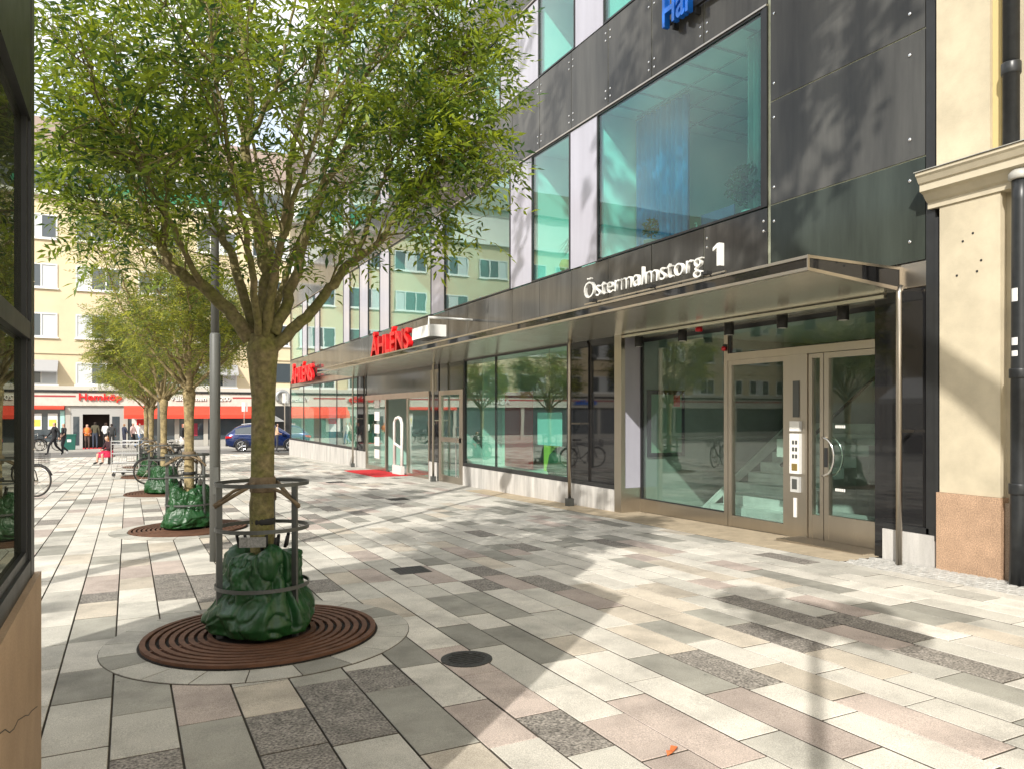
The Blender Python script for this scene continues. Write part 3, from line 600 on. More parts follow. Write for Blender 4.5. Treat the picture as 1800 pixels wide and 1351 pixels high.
for i in range(n): b = i * 2; mb.f.append((b, b + 2, b + 3, b + 1)); mb.m.append(0)
part('fabric', mb, M_sheer, t, True); part('rail', MB().tube([(7.85, 7.3, 6.93), (7.85, 8.0, 6.93)], .012, 6), M_steel, t)
def house_plant(name, lb, x, y, z, r, h, potc, seed, nl=170, ls=.13, grass=False):
    t = thing(name, lb, 'plant', (x, y, z)); rg = random.Random(seed)
    part('pot', MB().lathe([(.08, z), (.12, z + .16), (.125, z + .18), (.1, z + .18)], x, y, 16), mat('pot%d' % seed, potc, .5), t, True)
    mb = MB(); tn = []
    for k in range(nl):
        if grass:
            a = rg.uniform(0, 6.28); l = rg.uniform(.5, 1) * r * 1.7; p0 = Vector((x, y, z + .18)); d = Vector((math.cos(a), math.sin(a), 0)); w_ = Vector((-math.sin(a), math.cos(a), 0)) * .008
            q = [p0, p0 + d * l * .35 + Vector((0, 0, h * rg.uniform(.6, 1))), p0 + d * l + Vector((0, 0, h * rg.uniform(.1, .6)))]
            mb.poly([q[0] - w_, q[0] + w_, q[1] + w_, q[1] - w_]); mb.poly([q[1] - w_, q[1] + w_, q[2]]); tn += [rg.random()] * 2
        else:
            u = Vector((rg.gauss(0, 1), rg.gauss(0, 1), rg.gauss(0, 1))).normalized() * rg.uniform(.55, 1); c = Vector((x + u.x * r, y + u.y * r, z + .2 + h * .55 + u.z * h * .5))
            n_ = Vector((rg.gauss(0, 1), rg.gauss(0, 1), rg.gauss(0, .6) + .8)).normalized(); a = n_.orthogonal().normalized(); b = n_.cross(a); s = ls * rg.uniform(.6, 1.2)
            mb.poly([c - a * s * .5, c + b * s * .22, c + a * s * .5, c - b * s * .22]); tn.append(rg.random())
    if not grass: mb.tube([(x, y, z + .15), (x + .02, y, z + .2 + h * .3), (x, y + .03, z + .2 + h * .6)], .012, 6); tn += [0.2] * (len(mb.f) - len(tn))
    me = mb.mesh('foliage', MATS['house_leaf']); settone(me, tn); o = link('foliage', me, t); o['kind'] = 'stuff'
house_plant('potted_plant', 'big bushy green potted plant on the right end of the big upper window sill', 7.85, 7.95, 4.28, .34, .62, (.8, .8, .78), 5, 330, .14)
house_plant('potted_plant', 'small dark potted plant by the blue curtain in the big upper window', 7.72, 10.05, 4.28, .15, .34, (.2, .2, .2), 6, 110, .09)
house_plant('potted_plant', 'spiky grass-like potted plant in the narrow upper window', 7.75, 12.45, 4.28, .26, .6, (.45, .2, .1), 8, 130, .1, True)
t = thing('soap_bottle', 'white pump bottle on the big upper window sill', 'bottle', (7.7, 8.9, 4.28)); part('bottle', MB().lathe([(.03, 4.28), (.03, 4.40), (.012, 4.43), (.012, 4.45)], 7.7, 8.9, 12), M_white, t, True); part('pump', MB().tube([(7.7, 8.9, 4.45), (7.7, 8.9, 4.49), (7.7, 8.95, 4.49)], .006, 6), M_white, t)
t = thing('office_screen', 'dark violet computer screen behind the big upper window', 'screen', (8.4, 9.2, 4.28)); part('panel', MB().box(8.4, 8.85, 4.35, 8.43, 9.6, 4.85), mat('screen_violet', (.12, .10, .25), .3), t); part('stand', MB().box(8.36, 9.15, 4.1, 8.48, 9.3, 4.35), M_blackframe, t)
tag(part('woven_lampshade', MB().lathe([(.0, 4.46), (.1, 4.5), (.12, 4.6), (.08, 4.7), (.0, 4.72)], 7.9, 13.1, 16), mat('woven', (.6, .35, .12), .8), None, True), 'orange woven ball lamp in the narrow upper window', 'lamp')

# ================================================================== SIGNS ON THE GLASS BUILDING
def facemat(x, y, z):                       # text runs toward -Y, reads from the street (looking +X)
    return Matrix(((0, -1, 0, x), (-1, 0, 0, y), (0, 0, 1, z), (0, 0, 0, 1)))
t = thing('address_sign', 'white raised lettering Östermalmstorg 1 standing on the canopy edge', 'sign', (6.1, 8.2, 3.17))
ms = text_meshes('Östermalmstorg', .36, .045, bold=-.012); wid = max(v.co.x for v in ms[-1].vertices) * 1.12
one = MB().prism([(.06, 0), (.103, 0), (.103, .262), (.068, .262), (.0, .222), (.0, .182), (.06, .214)], 'y', -.035, .035); one.v = [(v[0] + wid - .10, v[1], v[2]) for v in one.v]; ms.append(one.mesh('letter', M_white))
wid = max(v.co.x for v in ms[-1].vertices)
sx = (9.56 - 6.62) / wid
for g in ms:
    for v in g.vertices: v.co.x *= sx
    g.transform(facemat(6.1, 9.56, 3.30)); g.materials.clear(); g.materials.append(M_white); link('letter', g, t)
part('support_rail', MB().box(6.13, 6.6, 3.225, 6.15, 9.6, 3.245), M_steel, t)
mb = MB()
for y in (9.2, 8.3, 7.4, 6.65): mb.box(6.12, y - .01, 3.15, 6.16, y + .01, 3.226)
part('support_post', mb, M_black, t)
for i, (y, lb) in enumerate(((9.1, 'small black sign lamp below the letter t of the address sign'), (7.75, 'small black sign lamp below the middle of the address sign'), (6.72, 'small black sign lamp below the figure one of the address sign'))):
    t = thing('sign_lamp', lb, 'lamp', (6.04, y, 3.17), 'lamps lighting the address sign'); part('head', MB().box(5.92, y - .05, 3.20, 6.0, y + .05, 3.235), M_black, t); part('arm', MB().tube([(6.06, y, 3.16), (6.0, y, 3.215)], .008, 6), M_black, t)
def red_sign(y0, y1, z, h, x, lb):
    t = thing('shop_sign', lb, 'sign', (x, (y0 + y1) / 2, z), 'red shop name signs'); ms = text_meshes('ÅHLÉNS', h / .73, .12, bold=.018); wid = max(v.co.x for v in ms[-1].vertices); s = (y1 - y0) / wid
    for g in ms:
        for v in g.vertices: v.co.x *= s
        g.transform(facemat(x, y1, z)); g.materials.clear(); g.materials.append(M_red); link('letter', g, t)
    part('backing_rail', MB().box(x + .07, y0, z + .1, x + .09, y1, z + .14), M_black, t); part('backing_rail', MB().box(x + .07, y0, z + h - .14, x + .09, y1, z + h - .1), M_black, t)
red_sign(17.4, 20.6, 3.19, .52, 6.12, 'nearer red raised shop name sign on the canopy above the sliding doors')
red_sign(33.3, 38.0, 3.05, .75, 7.22, 'farther red raised shop name sign on the wall near the building corner')
t = thing('box_sign', 'white box sign on a bracket right of the nearer red shop sign', 'sign', (6.3, 16.6, 3.4)); part('box', MB().box(6.1, 16.05, 3.35, 6.5, 17.25, 3.62), M_white, t); part('bracket', MB().tube([(6.3, 16.65, 3.62), (6.3, 16.65, 3.85), (X0, 16.65, 3.85)], .03, 8), M_white, t)
t = thing('blue_sign', 'bright blue raised lettering on the black band above the big upper window', 'sign', (7.3, 8.6, 7.45))
ms = text_meshes('Hal', .66, .10, bold=.015); wid = max(v.co.x for v in ms[-1].vertices); s = .70
for g in ms:
    for v in g.vertices: v.co.x *= s
    g.transform(facemat(7.26, 9.14, 7.44)); g.materials.clear(); g.materials.append(M_blue); link('letter', g, t)
mb = MB(); mb.box(7.32, 7.7, 7.5, 7.37, 9.1, 7.56)
for y in (9.0, 8.5, 8.0): mb.box(7.33, y - .02, 7.4, 7.418, y + .02, 7.5)
part('backing_rail', mb, M_black, t)

# ================================================================== BEIGE HOUSE (right edge)
bh = thing('beige_house', 'beige plastered house with granite plinth and moulded cornice at the right edge', 'house', (7.5, 3, 0))
XF = 7.37
part('wall', MB().box(XF + .1, -14, -.6, 14, 4.85, 17), M_beige, bh)
part('pilaster', MB().box(XF, 4.24, .80, XF + .11, 4.84, 3.72), M_beige, bh)
part('pilaster', MB().box(XF - .012, 4.33, 4.02, XF + .1, 4.865, 17), M_beige, bh)
part('pilaster_edge', MB().box(XF + .03, 4.25, 4.02, XF + .1, 4.329, 17), mat('yellow_plaster', (.62, .50, .24), .9), bh)
part('plinth_stone', MB().box(XF - .025, 4.22, -.5, XF + .10, 4.86, .798), M_granite, bh)
part('plinth_stone', MB().box(XF + .03, 2.6, -.5, XF + .11, 4.215, .75), mat('grey_granite', (.35, .28, .22), .7, speck=.3, sscale=90, var=.2), bh)
prof = [(XF + .1, 3.70), (XF - .02, 3.70), (XF - .02, 3.76), (XF - .05, 3.78), (XF - .10, 3.84), (XF - .15, 3.86), (XF - .15, 3.93), (XF - .17, 3.94), (XF - .20, 3.99), (XF - .22, 4.01), (XF - .22, 4.04), (XF + .1, 4.12)]
part('cornice', MB().prism(prof, 'y', -14, 4.955), mat('cornice_plaster', (.54, .48, .36), .85, var=.12, vscale=3), bh)
part('cornice_flashing', MB().prism([(XF - .235, 4.042), (XF - .235, 4.05), (XF + .09, 4.135), (XF + .09, 4.122)], 'y', -14, 4.965), mat('zinc', (.45, .44, .40), .6, .3, var=.3, vscale=8), bh)
mb = MB()
for y, z in ((4.62, 3.1), (4.5, 3.0), (4.45, 3.2), (4.7, 3.25), (4.4, 2.95)): mb.lathe([(.0, 0), (.012, .001), (.008, .004), (0, .004)], 0, 0, 6)
for i, (y, z) in enumerate(((4.60, 3.30), (4.50, 3.36), (4.66, 2.97), (4.46, 2.98), (4.42, 3.08))):
    o = link('anchor_hole', MB().lathe([(.013, 0), (.011, .003)], 0, 0, 7).mesh('anchor_hole', M_black), bh); o.matrix_parent_inverse = Matrix(); o.rotation_euler = (0, -math.pi / 2, 0); o.location = Vector((XF - .001, y, z)) - Vector(bh.location)
pp = thing('drain_pipe', 'thick black cast iron drain pipe with worn stickers', 'pipe', (7.3, 4.0, 0))
part('pipe', MB().tube([(7.26, 4.02, gz(4)), (7.275, 4.02, .7), (7.30, 4.02, 3.55), (7.30, 4.02, 3.80)], .072, 16), M_pipe, pp, True)
part('collar', MB().lathe([(.085, .86), (.088, .87), (.088, .95), (.085, .96)], 7.279, 4.02, 16), M_pipe, pp, True)
part('collar', MB().lathe([(.085, 1.92), (.088, 1.93), (.088, 2.0), (.085, 2.01)], 7.288, 4.02, 16), M_pipe, pp, True)
part('collar', MB().lathe([(.09, 3.74), (.098, 3.75), (.098, 3.80), (.07, 3.83)], 7.30, 4.02, 16), mat('zinc', (.45, .44, .40), .6), pp, True)
part('upper_pipe', MB().tube([(7.33, 4.12, 4.1), (7.33, 4.12, 12)], .07, 16), M_pipe, pp, True)
part('collar', MB().lathe([(.08, 4.75), (.084, 4.76), (.084, 4.85), (.08, 4.86)], 7.33, 4.12, 16), M_pipe, pp, True)
for z0, z1, c in ((2.62, 2.74, (.75, .75, .72)), (2.22, 2.29, (.7, .7, .7)), (2.12, 2.17, (.72, .72, .72)), (1.72, 1.90, (.25, .45, .6)), (1.40, 1.50, (.75, .75, .75))):
    part('sticker', MB().ringflat(7.29, 4.02, .0725, .0745, z0, z1, 6, R(150), R(195)), mat('sticker%d' % int(z0 * 100), c, .6), pp)

# ================================================================== FAR BUILDING WITH THE FOOD STORE
YF = 58.0; G = gz(YF) + .1
fb = thing('food_store_building', 'yellow plastered building with a food store and red awnings at the end of the square', 'building', (0, YF, G))
part('wall', MB().box(-48, YF + .12, 3.1, 14, YF + 14, 16.2), M_beige2, fb)
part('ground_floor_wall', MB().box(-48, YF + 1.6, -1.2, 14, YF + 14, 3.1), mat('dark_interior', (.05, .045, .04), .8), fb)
part('sign_band', MB().box(-48, YF - .05, 2.12, 8.4, YF + .6, 3.0), mat('band_stone', (.60, .57, .50), .8, var=.1), fb)
part('black_cornice', MB().box(-48, YF - .12, 3.0, 8.4, YF + .6, 3.15), M_blackframe, fb)
part('string_course', MB().box(-48, YF - .08, 3.152, 8.6, YF + .2, 3.42), mat('course', (.55, .52, .46), .8), fb)
part('string_course', MB().box(-48, YF + .04, 5.52, 14, YF + .3, 5.62), M_beige2, fb)
part('cornice', MB().box(-48, YF - .25, 15.9, 14, YF + .3, 16.22), M_white, fb)
part('penthouse', MB().box(-48, YF + 1.8, 16.2, 14, YF + 13, 19.4), mat('penthouse_white', (.70, .69, .66), .8, var=.05), fb)
part('roof', MB().prism([(YF + 1.2, 19.4), (YF + 13, 19.4), (YF + 11, 22.4), (YF + 4, 22.4)], 'x', -48, 14), mat('roof_brown', (.25, .19, .16), .8), fb)
part('balcony_screen', MB().box(-1.2, YF - .2, 16.25, 6.0, YF - .15, 17.1), mat('green_screen', (.015, .20, .10), .6), fb)
part('red_stripe', MB().box(-48, YF - .07, 2.70, -3.15, YF - .051, 2.80), mat('dull_red', (.40, .05, .05), .6), fb)
part('red_stripe', MB().box(-.15, YF - .07, 2.70, 2.3, YF - .051, 2.80), mat('dull_red', (.4, .05, .05), .6), fb)
part('red_stripe', MB().box(6.75, YF - .07, 2.68, 8.2, YF - .051, 2.78), mat('dull_red', (.4, .05, .05), .6), fb)
M_wfr = mat('window_white', (.68, .68, .66), .5)
def far_window(par, x0, x1, z0, z1, y, npane, blind=0.0, pane=None):
    mb = MB(); t = .09; n = npane; mb.box(x0, y - .05, z0, x1, y + .13, z0 + t); mb.box(x0, y - .05, z1 - t, x1, y + .13, z1)
    for k in range(n + 1): c = x0 + (x1 - x0 - t) * k / n; mb.box(c, y - .048, z0 + t, c + t, y + .128, z1 - t)
    wn = part('window', mb, M_wfr, par)
    for k in range(n):
        c = x0 + t + (x1 - x0 - t) * k / n; e = x0 + (x1 - x0 - t) * (k + 1) / n
        part('pane', MB().box(c, y - .004, z0 + t, e, y + .012, z1 - t), pane or (M_glassfar if (k + int(x0 * 3) + int(z0)) % 3 else M_wingrey), wn)
    part('sill', MB().box(x0 - .08, y - .12, z0 - .08, x1 + .08, y + .02, z0 - .005), M_white, wn)
cs = [-1.8 + 3.75 * k for k in range(-12, 5)]
for zi, (z0, z1) in enumerate(((3.5, 4.98), (6.6, 8.2), (9.85, 11.45), (13.1, 14.7))):
    for c in cs:
        if zi == 0 and c > 8: continue
        far_window(fb, c - 1.35, c + 1.35, z0, z1, YF + .1, 3)
# grey awning blinds on two first-floor windows
for c in (-5.55, 5.7):
    part('grey_blind', MB().prism([(YF + .08, 5.1), (YF - .75, 4.35), (YF - .75, 4.28), (YF + .08, 5.0)], 'x', c - 1.4, c + 1.4), mat('blind_grey', (.33, .33, .33), .8), fb)
part('penthouse_windows_band', MB().box(-10, YF + 1.75, 16.6, 12, YF + 1.79, 18.4), M_glassfar, fb)
# store front
mb = MB()
for x in (-48, -40, -32, -24, -16, -9.6, -3.75, -.35, 2.9, 4.8, 8.2): mb.box(x, YF + .1, G - .2, x + .3, YF + .6, 2.12)
part('front_pier', mb, mat('pier', (.45, .43, .38), .7), fb)
for x0, x1 in ((-48, -40), (-40, -32), (-32, -24), (-24, -16), (-16, -9.6), (-9.6, -3.75), (-.35, 2.9), (2.9, 4.8), (4.8, 8.2)):
    mb = MB(); mb.box(x0 + .3, YF + .15, G - .1, x1, YF + .3, G + .45); part('window_plinth', mb, M_conc, fb)
    part('store_window', MB().box(x0 + .3, YF + .2, G + .46, x1, YF + .23, 2.12), M_glassfar, fb)
part('awning', MB().prism([(YF - .04, 2.1), (YF - .95, 1.50), (YF - .95, 1.25), (YF - .93, 1.25), (YF - .93, 1.46), (YF - .04, 2.04)], 'x', -.28, 8.1), M_redcloth, fb)
part('awning', MB().prism([(YF - .04, 2.12), (YF - .25, 2.0), (YF - .25, 1.88), (YF - .04, 1.95)], 'x', -9.5, -3.8), M_redcloth, fb)
dr = part('entrance', MB().box(-3.45, YF + .12, G - .1, -2.75, YF + .3, 2.12).box(-1.15, YF + .12, G - .1, -.35, YF + .3, 2.12).box(-2.75, YF + .12, 1.55, -1.15, YF + .3, 2.12), mat('door_grey', (.42, .42, .40), .6), fb)
part('pane', MB().box(-3.3, YF + .1, G + .2, -2.95, YF + .118, 1.4), M_glassfar, dr); part('pane', MB().box(-1.0, YF + .1, G + .2, -.55, YF + .118, 1.4), M_glassfar, dr)
part('entrance_mat', MB().box(-2.7, YF - 2.2, G - .02, -1.2, YF - .1, G + .03), M_redmat, fb)
for x0, x1, m in ((-5.75, -5.1, 'a'), (-4.75, -4.2, 'b')):
    p = part('window_poster', MB().box(x0, YF + .16, .55, x1, YF + .18, 1.6), M_white, fb); part('poster_print', MB().box(x0 + .06, YF + .155, .75, x1 - .06, YF + .159, 1.2), mat('yellow_print', (.75, .62, .10), .6), p)
part('window_poster', MB().box(-4.05, YF + .16, .35, -3.8, YF + .18, 1.8), mat('turq2', (.4, .68, .62), .6), fb)
p = part('window_poster', MB().box(.2, YF + .16, .2, 1.3, YF + .18, 1.3), M_white, fb); part('poster_print', MB().box(.5, YF + .155, .8, 1.1, YF + .159, 1.2), M_red, p)
part('window_poster', MB().box(3.6, YF + .16, 0, 4.4, YF + .18, .9), mat('maroon', (.35, .03, .06), .6), fb)
# dark corner shop at the right end
part('dark_shop_front', MB().box(8.45, YF - .06, G - .2, 14, YF + 1.5, 2.15), M_blackframe, fb)
part('pale_band', MB().box(8.45, YF - .1, 2.16, 14, YF + .5, 3.5), mat('band_stone', (.6, .57, .5), .8), fb)
part('dark_window', MB().box(9.4, YF + .05, 3.9, 13, YF + .118, 5.3), M_glassfar, fb)
part('gable_awning', MB().prism([(9.2, 1.0), (10.4, 1.0), (9.2, 1.7)], 'y', YF - .6, YF - .1), mat('awn_grey', (.30, .30, .30), .8), fb)
def front(x, z): return Matrix(((1, 0, 0, x), (0, -1, 0, YF - .10), (0, 0, 1, z), (0, 0, 0, 1)))
def front_sign(name, lb, s, x0, x1, z, size, m, dp=.1, back=False):
    t = thing(name, lb, 'sign', (x0, YF - .1, z)); ms = text_meshes(s, size, dp, bold=.02); wd = max(v.co.x for v in ms[-1].vertices); k = (x1 - x0) / wd
    for g in ms:
        for v in g.vertices: v.co.x *= k
        if back:
            g2 = g.copy(); g2.transform(front(x0 + .03, z - .03) @ Matrix.Translation((0, -.06, 0))); g2.materials.clear(); g2.materials.append(M_black); link('letter_painted_shadow', g2, t)  # black letter copies set right and lower, painted in as the letters' shadow
        g.transform(front(x0, z)); g.materials.clear(); g.materials.append(m); link('letter', g, t)
front_sign('store_sign', 'red raised store name over the entrance at the end of the square', 'Hemköp', -3.0, -.4, 2.5, .62, M_red, .14)
front_sign('welcome_sign', 'white raised welcome lettering on the stone band above the red awning', 'Välkommen Y.a 200', 2.6, 6.6, 2.50, .44, M_white, .06, True)
front_sign('beauty_sign', 'dark raised lettering ASUMA on the far left store band', 'ASUMA', -14.5, -11.5, 2.4, .62, M_white, .1)
front_sign('phone_shop_sign', 'blue lettering telia on the far left store band', 'telia', -23.5, -21.0, 2.4, .62, M_blue, .1)
t = thing('round_logo_sign', 'grey open ring logo on the pale band of the dark corner shop', 'sign', (10.1, YF - .1, 2.4))
part('ring', MB().tube([(10.25 + .42 * math.cos(a), YF - .2, 2.82 + .42 * math.sin(a)) for a in [R(-80 + 12.5 * k) for k in range(25)]], .13, 8), mat('logo_grey', (.35, .36, .36), .4, .5), t, True); part('bracket', MB().box(10.2, YF - .2, 2.3, 10.3, YF - .1, 2.9), M_steel, t)
# west side of the square: seen only in the windows
wb = thing('west_building', 'beige block across the square, seen mirrored in the shop glass', 'building', (-46, 10, 0))
part('wall', MB().box(-58, -40, -1, -46, 57.5, 17), M_beige2, wb); part('roof', MB().prism([(-59, 17), (-45.6, 17), (-49, 20.5), (-55, 20.5)], 'y', -40, 57.5), mat('roof_brown', (.25, .19, .16), .8), wb)
part('ground_band', MB().box(-46, -40, -.8, -45.9, 57.5, 2.6), mat('band_stone', (.6, .57, .5), .8), wb)
for zi in range(4):
    for k in range(16):
        y = -34 + 5.6 * k; z = 4.0 + 3.3 * zi
        p = part('window', MB().box(-46, y, z, -45.94, y + 2.6, z + 1.7), M_wfr, wb); part('pane', MB().box(-45.95, y + .12, z + .12, -45.92, y + 2.48, z + 1.58), M_glassfar, p)

# ================================================================== KIOSK (left edge)
KX, KY0, KY1, KL = -.355, 1.66, 3.75, -3.1
kk = thing('kiosk', 'dark-framed glazed kiosk with tan stone plinth at the left edge', 'kiosk', (-1.7, 2.7, 0))
part('plinth', MB().box(KL, KY0, -.1, KX + .022, KY1 + .035, .925), M_kioskstone, kk)
part('core', MB().box(KL + .1, KY0 + .1, .92, KX - .5, KY1 - .5, 3.3), mat('kiosk_inside', (.10, .10, .085), .8), kk)
mb = MB(); f = .11
for y in (KY0, KY1 - f): mb.box(KX - .10, y, .926, KX, y + f, 3.3)
for x in (KL, KX - 1.4): part('corner_post', MB().box(x, KY1 - .1, .926, x + .1, KY1 - .001, 3.3), M_blackframe, kk)
mb.box(KX - .098, KY0 + f, .926, KX - .002, KY1 - f, 1.0); mb.box(KX - .098, KY0 + f, 1.90, KX - .002, KY1 - f, 1.97); mb.box(KX - .098, KY0 + f, 2.80, KX - .002, KY1 - f, 3.3)
part('frame', mb, M_blackframe, kk)
mb = MB(); 
for z in (1.2, 1.6, 2.1, 2.5, 1.0, 2.75): mb.lathe([(.006, 0), (.004, .003)], 0, 0, 6)
for z in (1.12, 1.45, 1.8, 2.15, 2.5): o = link('rivet', MB().lathe([(.005, 0), (.003, .003)], 0, 0, 6).mesh('rivet', M_chrome), kk); o.rotation_euler = (0, math.pi / 2, 0); o.location = Vector((KX + .001, KY1 - .03, z)) - Vector(kk.location)
part('inner_frame', MB().box(KX - .05, KY1 - f - .05, 1.0, KX - .012, KY1 - f, 1.9).box(KX - .05, KY1 - f - .05, 1.97, KX - .012, KY1 - f, 2.8).box(KX - .05, KY0 + f, 1.0, KX - .014, KY1 - f - .05, 1.04), M_blackframe, kk)
part('pane', MB().box(KX - .04, KY0 + f, 1.0, KX - .03, KY1 - f, 1.9), M_glassclear, kk); part('pane', MB().box(KX - .04, KY0 + f, 1.97, KX - .03, KY1 - f, 2.8), M_glassclear, kk)
part('end_wall', MB().box(KL + .1, KY1 - .09, .926, KX - .1, KY1 - .02, 3.3), M_blackframe, kk); part('back_wall', MB().box(KL, KY0 + .1, .926, KL + .1, KY1 - .1, 3.3), M_blackframe, kk); part('south_wall', MB().box(KL + .1, KY0 + .002, .926, KX - .1, KY0 + .09, 3.3), M_blackframe, kk)
part('roof', MB().box(KL - .02, KY0, 3.3, KX + .0, KY1, 3.92), M_blackframe, kk)
part('roof_box', MB().prism([(2.50, 3.92), (3.74, 3.92), (3.74, 4.40), (3.55, 4.5), (2.9, 4.62), (2.56, 4.6), (2.50, 4.5)], 'x', KX - .5, KX - .01), M_blackframe, kk)
part('roof_box', MB().prism([(KL + .02, 3.92), (KX - .5, 3.92), (KX - .5, 4.55), (KL + 1.4, 4.72), (KL + .5, 4.62), (KL + .02, 4.35)], 'y', KY1 - .9, KY1 - .01), M_blackframe, kk)
cg = random.Random(2); part('crack', MB().tube([(KX + .0215, 2.62 + .1 * k, .66 - .026 * k + cg.uniform(-.012, .012)) for k in range(11)], .0022, 4), M_black, kk)
tag(part('display_papers', MB().box(KX - .3, KY0 + .3, 1.05, KX - .26, KY1 - .3, 1.75), mat('paper_stack', (.45, .45, .38), .8, var=.6, vscale=14)), 'pale papers displayed behind the kiosk glass', 'papers')

# ================================================================== TREES
LIMBS = {
'L1': [(-0.08, 0.04, 2.12), (-0.2, 0.04, 2.29), (-0.42, 0.1, 2.49), (-0.63, 0.16, 2.6), (-0.73, 0.15, 2.75), (-0.83, 0.2, 2.91), (-0.93, 0.2, 3.15), (-1.12, 0.24, 3.48), (-1.28, 0.32, 3.83), (-1.43, 0.4, 4.18)],
'L1b': [(-0.73, 0.15, 2.75), (-0.69, 0.24, 3.03), (-0.65, 0.22, 3.31), (-0.57, 0.29, 3.76), (-0.55, 0.28, 4.33), (-0.59, 0.41, 4.88)],
'L2': [(-0.05, 0.03, 2.16), (-0.14, 0.24, 2.59), (-0.22, 0.45, 2.88), (-0.31, 0.72, 3.13), (-0.43, 1.01, 3.48), (-0.63, 1.33, 3.92), (-0.91, 1.7, 4.49), (-1.11, 1.92, 5.04)],
'C1': [(0.0, 0.0, 2.05), (0.03, -0.01, 2.53), (-0.01, 0.06, 2.87), (-0.09, 0.11, 3.24), (-0.1, 0.17, 3.59), (-0.06, 0.14, 3.92), (-0.12, 0.17, 4.34), (-0.15, 0.19, 4.88), (-0.18, 0.2, 5.72)],
'C2': [(-0.1, 0.16, 3.55), (0.03, -0.01, 3.82), (0.12, -0.17, 4.12), (0.19, -0.26, 4.53), (0.24, -0.35, 5.1)],
'C3': [(0.03, -0.01, 2.2), (0.07, -0.15, 2.63), (0.11, -0.34, 2.99), (0.13, -0.52, 3.41), (0.25, -0.69, 3.82), (0.32, -0.84, 4.25), (0.35, -0.85, 4.72)],
'R1': [(0.06, -0.03, 2.06), (0.24, -0.07, 2.22), (0.39, -0.14, 2.39), (0.52, -0.27, 2.57), (0.65, -0.33, 2.7), (0.82, -0.47, 2.79), (0.96, -0.6, 2.97), (1.16, -0.7, 3.17), (1.35, -0.86, 3.34), (1.51, -0.99, 3.42)],
'R2': [(0.07, -0.03, 2.16), (0.2, 0.01, 2.48), (0.29, 0.08, 2.75), (0.39, 0.14, 3.03), (0.57, 0.16, 3.41), (0.83, 0.14, 3.78), (1.15, -0.02, 4.02), (1.55, -0.23, 4.22), (1.82, -0.48, 4.27)],
'R3': [(0.29, 0.08, 2.75), (0.4, -0.09, 3.21), (0.5, -0.26, 3.59), (0.66, -0.45, 3.92), (0.88, -0.67, 4.23), (1.05, -0.76, 4.54)],
'R4': [(0.65, -0.33, 2.7), (0.8, -0.52, 3.11), (0.95, -0.71, 3.42), (1.23, -0.85, 3.68), (1.46, -0.95, 3.81)],
'F1': [(-0.03, -0.02, 2.11), (-0.11, -0.33, 2.47), (-0.23, -0.67, 2.8), (-0.36, -0.94, 3.12), (-0.48, -1.16, 3.51), (-0.58, -1.28, 3.93)],
'F2': [(0.01, -0.04, 2.11), (0.01, -0.34, 2.47), (0.06, -0.7, 2.79), (0.14, -1.1, 3.14), (0.26, -1.35, 3.5), (0.37, -1.5, 3.81)],
'B1': [(0.02, 0.03, 2.12), (0.12, 0.39, 2.59), (0.16, 0.82, 3.13), (0.14, 1.28, 3.73), (0.04, 1.66, 4.46), (-0.07, 1.95, 5.19)],
'B2': [(0.04, 0.01, 2.16), (0.21, 0.34, 2.59), (0.45, 0.67, 3.09), (0.81, 0.94, 3.63), (1.21, 1.07, 4.2), (1.56, 1.11, 4.7)],
'U1': [(-0.1, 0.17, 3.59), (-0.17, 0.65, 4.18), (-0.22, 1.01, 4.92), (-0.25, 1.14, 5.69)],
'U2': [(-0.12, 0.17, 4.34), (0.06, 0.42, 4.97), (0.27, 0.65, 5.79)],
'L3': [(-0.42, 0.1, 2.49), (-0.62, -0.25, 2.74), (-0.82, -0.48, 2.98), (-1.0, -0.61, 3.29), (-1.11, -0.67, 3.58)],
'L4': [(-0.63, 0.16, 2.6), (-0.85, 0.55, 2.79), (-1.09, 0.84, 3.0), (-1.35, 1.03, 3.14), (-1.46, 1.08, 3.31)]}
R0 = {'L1': .058, 'L1b': .026, 'L2': .042, 'C1': .066, 'C2': .026, 'C3': .036, 'R1': .050, 'R2': .048, 'R3': .026, 'R4': .022, 'F1': .032, 'F2': .032, 'B1': .036, 'B2': .034, 'U1': .022, 'U2': .016, 'L3': .026, 'L4': .022}
def smooth_line(pts, n):
    pts = [Vector(p) for p in pts]; out = []; k = len(pts)
    for i in range(k - 1):
        p0, p1, p2, p3 = pts[max(i - 1, 0)], pts[i], pts[i + 1], pts[min(i + 2, k - 1)]
        for j in range(n):
            t = j / n; out.append(.5 * ((2 * p1) + (p2 - p0) * t + (2 * p0 - 5 * p1 + 4 * p2 - p3) * t * t + (3 * p1 - p0 - 3 * p2 + p3) * t ** 3))
    out.append(pts[-1]); return out
def pull(p):
    r = math.hypot(p[0], p[1]); k = 1 - .13 * r
    return (p[0] * k, p[1] * k, p[2])
